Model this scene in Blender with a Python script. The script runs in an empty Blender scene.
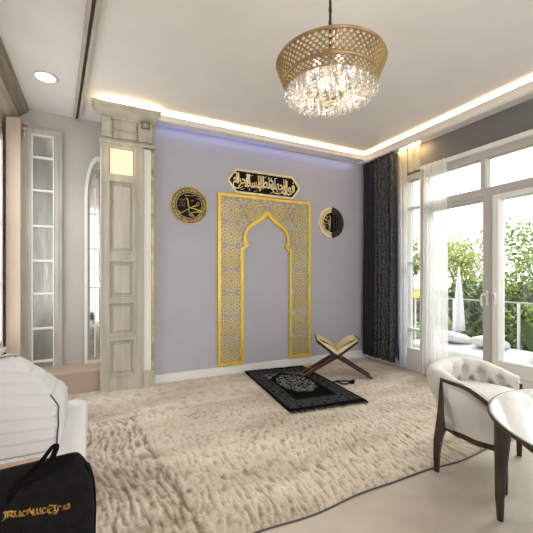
import bpy, math, random
from mathutils import Vector, Matrix, noise
random.seed(7)
PI = math.pi
sc = bpy.context.scene
COL = sc.collection
sin, cos = math.sin, math.cos

# ------------------------------------------------------------------ materials
def new_mat(name):
    m = bpy.data.materials.new(name); m.use_nodes = True
    nt = m.node_tree; nt.nodes.clear()
    out = nt.nodes.new('ShaderNodeOutputMaterial')
    return m, nt, out
def N(nt, typ, **kw):
    n = nt.nodes.new(typ)
    for k, v in kw.items():
        if k.startswith('i_'):
            n.inputs[k[2:].replace('_', ' ')].default_value = v
        else: setattr(n, k, v)
    return n
def c4(c): return (c[0], c[1], c[2], 1.0)
def srgb(r, g, b):
    def f(v):
        v /= 255.0
        return v / 12.92 if v <= .04045 else ((v + .055) / 1.055) ** 2.4
    return (f(r), f(g), f(b))
def mat(name, col, rough=.6, metal=0.0, col2=None, scale=8.0, detail=4.0, stretch=(1,1,1), bump=0.0, bscale=60.0,
        spec=.4, sheen=0.0, coat=0.0, trans=0.0, emit=None, estr=0.0, island=0.0, ior=1.45):
    m, nt, out = new_mat(name)
    p = N(nt, 'ShaderNodeBsdfPrincipled')
    p.inputs['Roughness'].default_value = rough; p.inputs['Metallic'].default_value = metal
    p.inputs['Specular IOR Level'].default_value = spec
    p.inputs['Sheen Weight'].default_value = sheen; p.inputs['Coat Weight'].default_value = coat
    p.inputs['Transmission Weight'].default_value = trans; p.inputs['IOR'].default_value = ior
    if emit: p.inputs['Emission Color'].default_value = c4(emit); p.inputs['Emission Strength'].default_value = estr
    tc = N(nt, 'ShaderNodeTexCoord'); mp = N(nt, 'ShaderNodeMapping'); mp.inputs['Scale'].default_value = stretch
    nt.links.new(tc.outputs['Object'], mp.inputs['Vector'])
    if col2 is None: col2 = tuple(c * .93 for c in col)
    nz = N(nt, 'ShaderNodeTexNoise'); nz.inputs['Scale'].default_value = scale; nz.inputs['Detail'].default_value = detail
    nt.links.new(mp.outputs['Vector'], nz.inputs['Vector'])
    rp = N(nt, 'ShaderNodeValToRGB'); e = rp.color_ramp.elements
    e[0].position, e[1].position = .35, .65; e[0].color, e[1].color = c4(col2), c4(col)
    if island:
        g = N(nt, 'ShaderNodeNewGeometry'); mx = N(nt, 'ShaderNodeMix'); mx.inputs[0].default_value = island
        nt.links.new(nz.outputs['Fac'], mx.inputs[2]); nt.links.new(g.outputs['Random Per Island'], mx.inputs[3])
        nt.links.new(mx.outputs[0], rp.inputs['Fac']); e[0].position, e[1].position = .1, .9
    else:
        nt.links.new(nz.outputs['Fac'], rp.inputs['Fac'])
    nt.links.new(rp.outputs['Color'], p.inputs['Base Color'])
    if bump:
        b = N(nt, 'ShaderNodeBump'); b.inputs['Strength'].default_value = bump; b.inputs['Distance'].default_value = .01
        n2 = N(nt, 'ShaderNodeTexNoise'); n2.inputs['Scale'].default_value = bscale; n2.inputs['Detail'].default_value = 3
        nt.links.new(mp.outputs['Vector'], n2.inputs['Vector'])
        nt.links.new(n2.outputs['Fac'], b.inputs['Height']); nt.links.new(b.outputs['Normal'], p.inputs['Normal'])
    nt.links.new(p.outputs[0], out.inputs[0])
    return m
def emis(name, col, s):
    m, nt, out = new_mat(name); e = N(nt, 'ShaderNodeEmission'); e.inputs[0].default_value = c4(col); e.inputs[1].default_value = s
    nt.links.new(e.outputs[0], out.inputs[0]); return m

def glass_mat(name, tint=(1,1,1), ior=1.25):
    m, nt, out = new_mat(name)
    t = N(nt, 'ShaderNodeBsdfTransparent'); t.inputs[0].default_value = c4(tint)
    g = N(nt, 'ShaderNodeBsdfGlossy'); g.inputs['Roughness'].default_value = .02
    f = N(nt, 'ShaderNodeFresnel'); f.inputs[0].default_value = ior
    mx = N(nt, 'ShaderNodeMixShader')
    nt.links.new(f.outputs[0], mx.inputs[0]); nt.links.new(t.outputs[0], mx.inputs[1]); nt.links.new(g.outputs[0], mx.inputs[2])
    nt.links.new(mx.outputs[0], out.inputs[0]); return m
def sheer_mat(name, col, alpha=.5, grad=None):
    m, nt, out = new_mat(name)
    d = N(nt, 'ShaderNodeBsdfDiffuse'); tl = N(nt, 'ShaderNodeBsdfTranslucent'); tr = N(nt, 'ShaderNodeBsdfTransparent')
    d.inputs[0].default_value = c4(col); tl.inputs[0].default_value = c4(col)
    tc = N(nt, 'ShaderNodeTexCoord'); w = N(nt, 'ShaderNodeTexNoise'); w.inputs['Scale'].default_value = 6
    mp = N(nt, 'ShaderNodeMapping'); mp.inputs['Scale'].default_value = (1, 12, .2)
    nt.links.new(tc.outputs['Object'], mp.inputs['Vector']); nt.links.new(mp.outputs['Vector'], w.inputs['Vector'])
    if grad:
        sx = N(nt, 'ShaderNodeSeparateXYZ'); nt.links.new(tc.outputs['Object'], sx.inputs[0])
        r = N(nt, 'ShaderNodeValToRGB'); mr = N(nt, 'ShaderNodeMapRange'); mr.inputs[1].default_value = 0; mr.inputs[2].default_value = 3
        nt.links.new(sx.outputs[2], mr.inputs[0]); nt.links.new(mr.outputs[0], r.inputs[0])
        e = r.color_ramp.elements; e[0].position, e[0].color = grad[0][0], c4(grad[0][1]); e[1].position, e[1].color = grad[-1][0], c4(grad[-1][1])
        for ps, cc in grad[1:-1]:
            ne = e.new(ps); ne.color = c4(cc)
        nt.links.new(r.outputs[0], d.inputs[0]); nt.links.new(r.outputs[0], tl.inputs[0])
    m1 = N(nt, 'ShaderNodeMixShader'); m1.inputs[0].default_value = .55
    nt.links.new(d.outputs[0], m1.inputs[1]); nt.links.new(tl.outputs[0], m1.inputs[2])
    mr2 = N(nt, 'ShaderNodeMapRange'); mr2.inputs[3].default_value = alpha - .12; mr2.inputs[4].default_value = alpha + .12
    nt.links.new(w.outputs['Fac'], mr2.inputs[0])
    m2 = N(nt, 'ShaderNodeMixShader'); nt.links.new(mr2.outputs[0], m2.inputs[0])
    nt.links.new(tr.outputs[0], m2.inputs[1]); nt.links.new(m1.outputs[0], m2.inputs[2])
    nt.links.new(m2.outputs[0], out.inputs[0]); return m

M = {}
M['wall'] = mat('wall_paint_grey_violet', (.46,.455,.50), .75, col2=(.44,.435,.48), scale=2.5, bump=.05, bscale=180, spec=.25)
M['wall_backlit'] = mat('wall_paint_backlit_shade', (.20,.193,.187), .7, col2=(.185,.18,.175), scale=2, spec=.25)  # backlit wall's shade put into a darker grey
M['alcove'] = mat('wall_paint_warm_grey', (.49,.475,.435), .7, col2=(.45,.435,.395), scale=1.5, bump=.04, bscale=150)
M['peach'] = mat('peach_plaster', (.62,.51,.42), .7, col2=(.57,.465,.38), scale=2)
M['ceiling'] = mat('ceiling_plaster', (.80,.775,.75), .8, col2=(.77,.745,.72), scale=3, bump=.06, bscale=220, spec=.2)
M['white'] = mat('white_paint', (.82,.81,.79), .45, col2=(.79,.78,.75), scale=3)
M['cove'] = mat('cove_plaster', (.80,.77,.72), .5, col2=(.76,.73,.68), scale=4)
M['column'] = mat('aged_cream_wood', (.53,.49,.42), .5, col2=(.42,.385,.315), scale=3, stretch=(5,5,.6), bump=.06, bscale=40)
M['column_dark'] = mat('carved_recess', (.16,.15,.12), .7)
M['trim'] = mat('brown_ceiling_moulding', (.31,.265,.215), .5, col2=(.20,.165,.13), scale=4, stretch=(6,.5,6))
M['trim_light'] = mat('pale_ceiling_moulding', (.55,.50,.44), .5, col2=(.42,.37,.31), scale=4, stretch=(6,.5,6))
M['panel_frame'] = mat('grey_cream_frame', (.50,.485,.43), .5, col2=(.41,.39,.34), scale=5, stretch=(5,5,.5))
M['muntin'] = mat('white_muntin', (.80,.79,.75), .45)
M['silver'] = mat('silvered_glass', (.54,.56,.54), .16, metal=.75, col2=(.40,.42,.40), scale=3.2, stretch=(3,3,.7), bump=.25, bscale=5)
M['mirror'] = mat('mirror_glass', (.78,.80,.78), .06, metal=.95, col2=(.6,.62,.6), scale=3, stretch=(4,4,.8), bump=.08, bscale=4)
M['plinth'] = mat('tan_plinth', (.52,.42,.33), .6, col2=(.47,.375,.29), scale=2)
M['gold'] = mat('brushed_gold', (.92,.64,.07), .32, metal=.35, col2=(.80,.50,.03), scale=3, spec=.6)
M['gilt'] = mat('bright_gilt', (.98,.72,.16), .45, metal=.1, col2=(.90,.60,.10), scale=6)
M['gold_pale'] = mat('pale_gold_lattice', (.86,.72,.38), .32, metal=.3, col2=(.78,.58,.18), scale=2.2, spec=.6)
M['gold_old'] = mat('antique_gold', (.62,.47,.22), .38, metal=.4, col2=(.36,.24,.09), scale=14)
M['gold_light'] = mat('light_gold_leaf', (.90,.80,.50), .4, metal=.15, col2=(.78,.62,.28), scale=10)
M['gold_dark_reflection'] = mat('gold_in_dark_reflection', (.10,.075,.06), .35, metal=.4, col2=(.05,.045,.045), scale=16)  # right disc's dark reflection put into the metal colour
M['black_gloss'] = mat('black_lacquer', (.007,.007,.008), .45, spec=.12)
M['curtain'] = None
M['brass'] = mat('aged_brass', (.50,.35,.17), .36, metal=.6, col2=(.30,.20,.09), scale=9)
M['iron'] = mat('dark_iron', (.05,.045,.04), .45, metal=.5)
M['crystal'] = None
M['bulb'] = emis('warm_bulb', (1,.88,.72), 3)
M['wood_dark'] = mat('dark_walnut', (.060,.036,.025), .38, col2=(.025,.016,.011), scale=6, stretch=(6,6,1.0), spec=.5)
M['wood_stand'] = mat('carved_dark_wood', (.085,.04,.025), .42, col2=(.03,.014,.010), scale=24, bump=.3, bscale=90)
M['uphol'] = mat('cream_upholstery', (.64,.62,.57), .75, col2=(.59,.57,.52), scale=7, bump=.08, bscale=260, sheen=.2)
M['uphol_grey'] = mat('pale_grey_upholstery', (.70,.70,.69), .7, col2=(.66,.66,.65), scale=5, bump=.06, bscale=260)
M['sofa'] = mat('white_sofa_fabric', (.72,.72,.725), .8, col2=(.67,.67,.675), scale=5, bump=.12, bscale=240, sheen=.2)
M['sofa_seat'] = mat('white_seat_fabric', (.80,.80,.82), .75, col2=(.76,.76,.78), scale=5, bump=.06, bscale=240)
M['piping'] = mat('piping_and_edge_shadow', (.09,.08,.075), .7)
M['peach_cloth'] = mat('peach_cloth', (.66,.47,.38), .8, col2=(.6,.42,.33), scale=8)
M['bag'] = mat('black_canvas', (.011,.0105,.0105), .8, col2=(.006,.006,.006), scale=30, bump=.35, bscale=120, spec=.12)
M['bag_strap'] = mat('black_webbing', (.005,.005,.005), .85, spec=.1, bump=.2, bscale=200)
M['thread'] = mat('gold_embroidery', (.95,.60,.16), .5, col2=(.62,.34,.06), scale=60)
M['table_top'] = mat('white_glass_top', (.82,.82,.80), .07, col2=(.80,.80,.78), scale=1.2, spec=.6, coat=.4)
M['paper'] = mat('cream_paper', (.78,.66,.42), .7, col2=(.72,.59,.35), scale=20, stretch=(1,18,1))
M['book_cover'] = mat('dark_book_cover', (.02,.018,.015), .5)
M['bead'] = mat('black_bead', (.012,.012,.012), .3)
M['fringe'] = mat('black_fringe', (.012,.012,.012), .9, spec=.05, col2=(.006,.006,.006), scale=60)
M['floor'] = mat('beige_low_pile_carpet', (.60,.53,.455), .85, col2=(.54,.475,.40), scale=6, bump=.35, bscale=320, sheen=.15, spec=.15)
M['pvc'] = mat('white_window_frame', (.78,.77,.75), .35, col2=(.75,.74,.72), scale=2)
M['pvc_grey'] = mat('greige_window_frame', (.50,.475,.44), .45, col2=(.46,.435,.40), scale=2)
M['glass'] = glass_mat('window_glass', (.97,.99,.98))
M['glass_clear'] = glass_mat('clear_glass', (1,1,1), ior=1.03)
M['deck'] = mat('pale_patio_stone', (.72,.71,.69), .7, col2=(.66,.65,.63), scale=3)
M['lawn'] = mat('garden_lawn', (.16,.24,.06), .9, col2=(.09,.15,.035), scale=3)
def leaf(name, a, b): return mat(name, a, .55, col2=b, scale=2.2, island=.6, spec=.3)
M['leaf_a'] = leaf('bright_green_leaves', (.52,.60,.22), (.13,.21,.05))
M['leaf_b'] = leaf('yellow_green_leaves', (.70,.71,.34), (.25,.33,.09))
M['leaf_c'] = leaf('deep_green_leaves', (.24,.31,.13), (.03,.055,.025))
M['bark'] = mat('grey_bark', (.20,.16,.12), .9, col2=(.10,.08,.06), scale=8, stretch=(4,4,.6))
M['amber'] = mat('amber_glass', (.95,.55,.12), .3, emit=(1,.55,.12), estr=.5)
M['downlight'] = emis('downlight_lens', (1,.97,.92), 9)
M['panel_lit'] = emis('lit_cream_panel', (1,.83,.55), .95)
M['blue_led'] = emis('blue_light_strip', (.25,.28,1.0), .75)
M['chain'] = M['iron']
M['sheer_white'] = sheer_mat('white_sheer', (.97,.97,.97), .74)
M['sheer_cream'] = sheer_mat('cream_sheer', (.85,.80,.70), .88, grad=[(.0,(.80,.84,.92)),(.55,(.86,.86,.88)),(.80,(.84,.78,.68)),(1,(.80,.70,.55))])  # warm glow towards the top is painted into the gradient
M['sheer_blue_glow'] = sheer_mat('sheer_blue_led_glow', (.6,.7,.9), .93, grad=[(.0,(.05,.16,.55)),(.07,(.08,.22,.62)),(.12,(.60,.70,.90)),(.7,(.80,.84,.92)),(1,(.7,.66,.55))])  # blue LED glow at the hem and warm top light painted in
# dark woven curtain with pale flecks
def curtain_mat():
    m, nt, out = new_mat('charcoal_flecked_curtain')
    p = N(nt, 'ShaderNodeBsdfPrincipled'); p.inputs['Roughness'].default_value = .75; p.inputs['Specular IOR Level'].default_value = .3
    tc = N(nt, 'ShaderNodeTexCoord'); v = N(nt, 'ShaderNodeTexNoise'); v.inputs['Scale'].default_value = 95; v.inputs['Detail'].default_value = 2
    r = N(nt, 'ShaderNodeValToRGB'); e = r.color_ramp.elements
    e[0].position, e[0].color = .46, c4((.016,.017,.020)); e[1].position, e[1].color = .66, c4((.16,.165,.17))
    nt.links.new(tc.outputs['Object'], v.inputs['Vector']); nt.links.new(v.outputs['Fac'], r.inputs[0])
    nt.links.new(r.outputs[0], p.inputs['Base Color']); nt.links.new(p.outputs[0], out.inputs[0]); return m
M['curtain'] = curtain_mat()
M['curtain_plain'] = mat('black_curtain', (.016,.018,.024), .8, col2=(.014,.015,.018), scale=8, sheen=.1)
def crystal_mat():
    m, nt, out = new_mat('cut_crystal')
    g = N(nt, 'ShaderNodeBsdfGlossy'); g.inputs['Roughness'].default_value = .06
    d = N(nt, 'ShaderNodeBsdfTranslucent'); d.inputs[0].default_value = (.95,.93,.9,1)
    t = N(nt, 'ShaderNodeBsdfTransparent'); t.inputs[0].default_value = (.97,.95,.92,1)
    a = N(nt, 'ShaderNodeMixShader'); a.inputs[0].default_value = .45
    b = N(nt, 'ShaderNodeMixShader'); b.inputs[0].default_value = .45
    nt.links.new(g.outputs[0], a.inputs[1]); nt.links.new(d.outputs[0], a.inputs[2])
    nt.links.new(a.outputs[0], b.inputs[1]); nt.links.new(t.outputs[0], b.inputs[2])
    nt.links.new(b.outputs[0], out.inputs[0]); return m
M['crystal'] = crystal_mat()

def rug_mat():
    m, nt, out = new_mat('cream_ribbed_pile')
    p = N(nt, 'ShaderNodeBsdfPrincipled'); p.inputs['Roughness'].default_value = .9; p.inputs['Specular IOR Level'].default_value = .15
    p.inputs['Sheen Weight'].default_value = .2
    tc = N(nt, 'ShaderNodeTexCoord')
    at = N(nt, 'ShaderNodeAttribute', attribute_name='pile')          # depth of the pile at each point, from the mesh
    big = N(nt, 'ShaderNodeTexNoise'); big.inputs['Scale'].default_value = 1.6; big.inputs['Detail'].default_value = 5
    mp0 = N(nt, 'ShaderNodeMapping'); mp0.inputs['Scale'].default_value = (.6,1.6,1)
    nt.links.new(tc.outputs['Object'], mp0.inputs[0]); nt.links.new(mp0.outputs[0], big.inputs['Vector'])
    fine = N(nt, 'ShaderNodeTexNoise'); fine.inputs['Scale'].default_value = 75; fine.inputs['Detail'].default_value = 3
    nt.links.new(tc.outputs['Object'], fine.inputs['Vector'])
    r1 = N(nt, 'ShaderNodeValToRGB'); e = r1.color_ramp.elements
    e[0].position, e[0].color = .35, c4((.50,.42,.315)); e[1].position, e[1].color = .62, c4((.76,.685,.565))
    nt.links.new(big.outputs['Fac'], r1.inputs[0])
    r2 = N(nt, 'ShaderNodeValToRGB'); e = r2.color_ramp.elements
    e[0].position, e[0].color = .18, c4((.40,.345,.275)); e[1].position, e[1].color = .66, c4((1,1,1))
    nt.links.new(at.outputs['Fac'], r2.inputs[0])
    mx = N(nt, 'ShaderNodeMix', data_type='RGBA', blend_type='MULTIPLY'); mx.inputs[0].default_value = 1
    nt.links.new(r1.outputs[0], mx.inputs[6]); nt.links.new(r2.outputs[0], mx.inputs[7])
    r3 = N(nt, 'ShaderNodeValToRGB'); e = r3.color_ramp.elements
    e[0].position, e[0].color = .3, c4((.80,.78,.74)); e[1].position, e[1].color = .6, c4((1,1,1))
    nt.links.new(fine.outputs['Fac'], r3.inputs[0])
    mx2 = N(nt, 'ShaderNodeMix', data_type='RGBA', blend_type='MULTIPLY'); mx2.inputs[0].default_value = 1
    nt.links.new(mx.outputs[2], mx2.inputs[6]); nt.links.new(r3.outputs[0], mx2.inputs[7])
    nt.links.new(mx2.outputs[2], p.inputs['Base Color'])
    b = N(nt, 'ShaderNodeBump'); b.inputs['Strength'].default_value = .5; b.inputs['Distance'].default_value = .01
    nt.links.new(fine.outputs['Fac'], b.inputs['Height']); nt.links.new(b.outputs[0], p.inputs['Normal'])
    nt.links.new(p.outputs[0], out.inputs[0]); return m
M['rug'] = rug_mat()

def prayer_mat():
    m, nt, out = new_mat('black_silver_prayer_weave')
    p = N(nt, 'ShaderNodeBsdfPrincipled'); p.inputs['Roughness'].default_value = .8; p.inputs['Specular IOR Level'].default_value = .03
    tc = N(nt, 'ShaderNodeTexCoord'); s = N(nt, 'ShaderNodeSeparateXYZ'); nt.links.new(tc.outputs['Object'], s.inputs[0])
    X, Y = s.outputs[0], s.outputs[1]
    def m2(op, a, b=None, c=None):
        n = N(nt, 'ShaderNodeMath', operation=op)
        for i, v in enumerate((a, b, c)):
            if v is None: continue
            if isinstance(v, (int, float)): n.inputs[i].default_value = v
            else: nt.links.new(v, n.inputs[i])
        return n.outputs[0]
    ax, ay = m2('ABSOLUTE', X), m2('ABSOLUTE', Y)
    inner = m2('MULTIPLY', m2('LESS_THAN', ax, .235), m2('LESS_THAN', ay, .455))
    border = m2('SUBTRACT', 1, inner)
    outer = m2('MULTIPLY', m2('LESS_THAN', ax, .375), m2('LESS_THAN', ay, .625))
    lat = m2('MULTIPLY', m2('ABSOLUTE', m2('SINE', m2('MULTIPLY', m2('ADD', X, Y), 24))), m2('ABSOLUTE', m2('SINE', m2('MULTIPLY', m2('SUBTRACT', X, Y), 24))))
    lat = m2('MULTIPLY', m2('LESS_THAN', m2('ABSOLUTE', m2('SUBTRACT', lat, .30)), .22), .55)
    wave = N(nt, 'ShaderNodeTexNoise'); wave.inputs['Scale'].default_value = 26; wave.inputs['Detail'].default_value = 1
    nt.links.new(tc.outputs['Object'], wave.inputs['Vector'])
    fil = m2('LESS_THAN', m2('ABSOLUTE', m2('SUBTRACT', wave.outputs['Fac'], .5)), .055)
    # medallion: ellipse with lobed edge
    yy = m2('SUBTRACT', Y, .05)
    rad = m2('ADD', m2('POWER', m2('DIVIDE', ax, .185), 2), m2('POWER', m2('DIVIDE', m2('ABSOLUTE', yy), .30), 2))
    lobes = m2('MULTIPLY', m2('SINE', m2('MULTIPLY', m2('ARCTAN2', X, yy), 12)), .10)
    rad = m2('ADD', rad, lobes); med = m2('LESS_THAN', rad, 1)
    ring = m2('MULTIPLY', m2('LESS_THAN', m2('ABSOLUTE', m2('SUBTRACT', rad, 1.02)), .05), .5)
    spand = m2('GREATER_THAN', m2('ADD', Y, m2('MULTIPLY', ax, 1.0)), .49)      # corners above the arch
    mot = m2('MULTIPLY', m2('MAXIMUM', med, spand), fil)
    innerpat = m2('MULTIPLY', inner, m2('MAXIMUM', ring, mot))
    line = m2('LESS_THAN', m2('ABSOLUTE', m2('SUBTRACT', m2('MAXIMUM', m2('SUBTRACT', ax, .235), m2('SUBTRACT', ay, .455)), .0)), .009)
    bp = m2('MULTIPLY', m2('MULTIPLY', border, outer), m2('MAXIMUM', m2('MULTIPLY', lat, .36), m2('MULTIPLY', fil, .22)))
    f = m2('MAXIMUM', m2('MAXIMUM', innerpat, bp), m2('MULTIPLY', line, .12))
    mx = N(nt, 'ShaderNodeMix', data_type='RGBA'); nt.links.new(f, mx.inputs[0])
    mx.inputs[6].default_value = (.004,.0045,.0045,1); mx.inputs[7].default_value = (.23,.24,.23,1)
    nt.links.new(mx.outputs[2], p.inputs['Base Color']); nt.links.new(p.outputs[0], out.inputs[0]); return m
M['prayer'] = prayer_mat()

# ------------------------------------------------------------------ mesh builder
class MB:
    rng = random.Random(3)
    def __init__(s): s.v, s.f, s.sm = [], [], []
    def add(s, vs, fs, smooth=False, mtx=None):
        o = len(s.v)
        for p in vs:
            p = Vector(p)
            s.v.append(tuple(mtx @ p) if mtx else tuple(p))
        for f in fs: s.f.append([i + o for i in f]); s.sm.append(smooth)
        return s
    def box(s, a, b, bev=0.0, mtx=None):
        J = lambda: s.rng.uniform(-.0005,.0005)      # hair's-breadth play, so no two faces share a plane
        x0,y0,z0 = [min(p,q)+J() for p,q in zip(a,b)]; x1,y1,z1 = [max(p,q)+J() for p,q in zip(a,b)]
        if bev <= 0:
            vs = [(x0,y0,z0),(x1,y0,z0),(x1,y1,z0),(x0,y1,z0),(x0,y0,z1),(x1,y0,z1),(x1,y1,z1),(x0,y1,z1)]
            return s.add(vs, [(0,3,2,1),(4,5,6,7),(0,1,5,4),(1,2,6,5),(2,3,7,6),(3,0,4,7)], False, mtx)
        e = min(bev, (x1-x0)*.49, (y1-y0)*.49, (z1-z0)*.49)
        def ring(z, i): return [(x0+e+i,y0+i,z),(x1-e-i,y0+i,z),(x1-i,y0+e+i,z),(x1-i,y1-e-i,z),(x1-e-i,y1-i,z),(x0+e+i,y1-i,z),(x0+i,y1-e-i,z),(x0+i,y0+e+i,z)]
        def ringi(z): return [(x0+e,y0+e,z),(x1-e,y0+e,z),(x1-e,y0+e,z),(x1-e,y1-e,z),(x1-e,y1-e,z),(x0+e,y1-e,z),(x0+e,y1-e,z),(x0+e,y0+e,z)]
        rs = [ring(z0, e*.999-e*.0) if False else ringi(z0), ring(z0+e, 0), ring(z1-e, 0), ringi(z1)]
        vs = [p for r in rs for p in r]; fs = []
        for k in range(3):
            for i in range(8):
                j = (i+1) % 8; fs.append((k*8+i, k*8+j, (k+1)*8+j, (k+1)*8+i))
        fs.append(tuple(reversed(range(8)))); fs.append(tuple(range(24, 32)))
        return s.add(vs, fs, False, mtx)
    def loft(s, rings, closed=True, caps=True, smooth=True, mtx=None):
        n = len(rings[0]); vs = [p for r in rings for p in r]; fs = []
        for k in range(len(rings)-1):
            for i in range(n if closed else n-1):
                j = (i+1) % n; fs.append((k*n+i, k*n+j, (k+1)*n+j, (k+1)*n+i))
        s.add(vs, fs, smooth, mtx)
        if caps and closed:
            s.add(list(rings[0]), [tuple(reversed(range(n)))], False, mtx); s.add(list(rings[-1]), [tuple(range(n))], False, mtx)
        return s
    def lathe(s, prof, c=(0,0,0), n=32, mtx=None, smooth=True, caps=True):
        rings = [[(c[0]+r*cos(2*PI*i/n), c[1]+r*sin(2*PI*i/n), c[2]+z) for i in range(n)] for r, z in prof]
        return s.loft(rings, True, caps, smooth, mtx)
    def tube(s, pts, r, n=8, closed=False, mtx=None, smooth=True, squash=1.0):
        pts = [Vector(p) for p in pts]; rad = r if isinstance(r, (list,tuple)) else [r]*len(pts)
        rings = []; up = None; m = len(pts)
        for i, p in enumerate(pts):
            if closed: d = pts[(i+1)%m] - pts[i-1]
            else: d = pts[min(i+1,m-1)] - pts[max(i-1,0)]
            if d.length < 1e-9: d = Vector((0,0,1))
            d.normalize()
            if up is None: up = Vector((0,0,1)) if abs(d.z) < .9 else Vector((1,0,0))
            x = up.cross(d)
            if x.length < 1e-6: x = Vector((1,0,0)).cross(d)
            x.normalize(); y = d.cross(x); up = y
            rings.append([tuple(p + x*(cos(2*PI*k/n)*rad[i]) + y*(sin(2*PI*k/n)*rad[i]*squash)) for k in range(n)])
        if closed: rings.append(rings[0])
        return s.loft(rings, True, not closed, smooth, mtx)
    def bar(s, a, b, w, h, up=(0,0,1), mtx=None, w2=None, h2=None):
        a, b = Vector(a), Vector(b); d = (b-a).normalized(); u = Vector(up)
        x = d.cross(u)
        if x.length < 1e-6: x = d.cross(Vector((1,0,0)))
        x.normalize(); y = x.cross(d).normalized()
        w2 = w if w2 is None else w2; h2 = h if h2 is None else h2
        def q(p, w, h): return [tuple(p + x*(sx*w/2) + y*(sy*h/2)) for sx, sy in ((-1,-1),(1,-1),(1,1),(-1,1))]
        return s.loft([q(a,w,h), q(b,w2,h2)], True, True, False, mtx)
    def prism(s, poly, t, mtx=None, smooth=False):      # poly in local x,z; thickness along y from 0 to t
        n = len(poly)
        vs = [(x,0,z) for x,z in poly] + [(x,t,z) for x,z in poly]
        fs = [tuple(range(n)), tuple(reversed(range(n,2*n)))] + [(i,n+i,n+(i+1)%n,(i+1)%n) for i in range(n)]
        return s.add(vs, fs, smooth, mtx)
    def strip(s, outer, inner, t, closed=True, mtx=None):     # band between two outlines of equal length, in x,z
        n = len(outer); m = n if closed else n-1
        vs = [(x,0,z) for x,z in outer]+[(x,0,z) for x,z in inner]+[(x,t,z) for x,z in outer]+[(x,t,z) for x,z in inner]
        fs = []
        for i in range(m):
            j = (i+1) % n
            fs += [(i,j,n+j,n+i),(2*n+i,3*n+i,3*n+j,2*n+j),(i,2*n+i,2*n+j,j),(n+i,n+j,3*n+j,3*n+i)]
        if not closed: fs += [(0,n,3*n,2*n),(n-1,3*n-1,4*n-1,2*n-1)]
        return s.add(vs, fs, False, mtx)
    def sphere(s, c, r, n=10, m=6, mtx=None, sz=1.0):
        prof = [(max(r*sin(PI*k/m), r*.02), -r*sz*cos(PI*k/m)) for k in range(m+1)]
        return s.lathe(prof, c, n, mtx, True, True)
    def build(s, name, material, parent=None, loc=None):
        me = bpy.data.meshes.new(name); me.from_pydata(s.v, [], s.f); me.polygons.foreach_set('use_smooth', s.sm)
        me.materials.append(material); me.validate(); me.update()
        import bmesh
        b = bmesh.new(); b.from_mesh(me); bmesh.ops.remove_doubles(b, verts=b.verts, dist=1e-6); bmesh.ops.recalc_face_normals(b, faces=b.faces); b.to_mesh(me); b.free()
        o = bpy.data.objects.new(name, me); COL.objects.link(o)
        if parent: o.parent = parent
        if loc: o.location = loc
        return o
def empty(name, loc=(0,0,0), rz=0.0):
    o = bpy.data.objects.new(name, None); COL.objects.link(o); o.location = loc; o.rotation_euler = (0,0,rz); o.empty_display_size = .1
    return o
def tag(o, label, cat, group=None, kind=None):
    o['label'] = label; o['category'] = cat
    if group: o['group'] = group
    if kind: o['kind'] = kind
    return o
def struct(o): o['kind'] = 'structure'; return o
def copy_tree(o, parent=None):
    c = o.copy(); COL.objects.link(c)
    if parent: c.parent = parent
    for ch in list(o.children): copy_tree(ch, c)
    return c
def spline(pts, k=8, closed=False):
    pts = [Vector(p) for p in pts]; n = len(pts); out = []
    rng = range(n) if closed else range(n-1)
    for i in rng:
        g = (lambda j: pts[j % n]) if closed else (lambda j: pts[min(max(j,0),n-1)])
        p0,p1,p2,p3 = g(i-1),g(i),g(i+1),g(i+2)
        for q in range(k):
            t = q/k
            out.append(.5*((2*p1)+(p2-p0)*t+(2*p0-5*p1+4*p2-p3)*t*t+(3*p1-p0-3*p2+p3)*t**3))
    if not closed: out.append(pts[-1])
    return out
def nib(mb, pts, w, ang=55, t=.004, y=0.0, k=7, thin=.22, mtx=None):
    """broad-pen stroke through x,z points, standing proud by t towards -y"""
    P = spline([(p[0],p[1],0) for p in pts], k)
    a = math.radians(ang); nx, nz = cos(a)*w/2, sin(a)*w/2; tx, tz = -sin(a)*w*thin/2, cos(a)*w*thin/2
    for p, q in zip(P[:-1], P[1:]):
        d = q-p
        if d.length < 1e-7: continue
        pts4 = []
        for c in (p, q):
            for s1, s2 in ((1,1),(1,-1),(-1,-1),(-1,1)): pts4.append((c.x+s1*nx+s2*tx, c.y+s1*nz+s2*tz))
        hull = convex(pts4)
        mb.prism(hull, -t, Matrix.Translation((0,y,0)) if mtx is None else mtx @ Matrix.Translation((0,y,0)))
def convex(pts):
    pts = sorted(set(pts))
    def half(ps):
        h = []
        for p in ps:
            while len(h) >= 2 and (h[-1][0]-h[-2][0])*(p[1]-h[-2][1])-(h[-1][1]-h[-2][1])*(p[0]-h[-2][0]) <= 1e-14: h.pop()
            h.append(p)
        return h[:-1]
    return half(pts)+half(pts[::-1])
def text_mesh(body, name, material, parent, width, height, depth=.003, bold=.02, loc=(0,0,0)):
    cu = bpy.data.curves.new(name, 'FONT'); cu.body = body; cu.extrude = .02; cu.offset = bold
    t = bpy.data.objects.new(name, cu); COL.objects.link(t)
    bpy.context.view_layer.update()
    dg = bpy.context.evaluated_depsgraph_get()
    me = bpy.data.meshes.new_from_object(t.evaluated_get(dg))
    bpy.data.objects.remove(t)
    xs = [v.co.x for v in me.vertices]; ys = [v.co.y for v in me.vertices]
    x0,x1,y0,y1 = min(xs),max(xs),min(ys),max(ys)
    for v in me.vertices:
        x = (v.co.x-(x0+x1)/2)/(x1-x0)*width; z = (v.co.y-(y0+y1)/2)/(y1-y0)*height
        v.co = (x+loc[0], loc[1]-(v.co.z/.02)*depth/2, z+loc[2])
    me.materials.clear(); me.materials.append(material)
    o = bpy.data.objects.new(name, me); COL.objects.link(o); o.parent = parent
    return o

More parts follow.
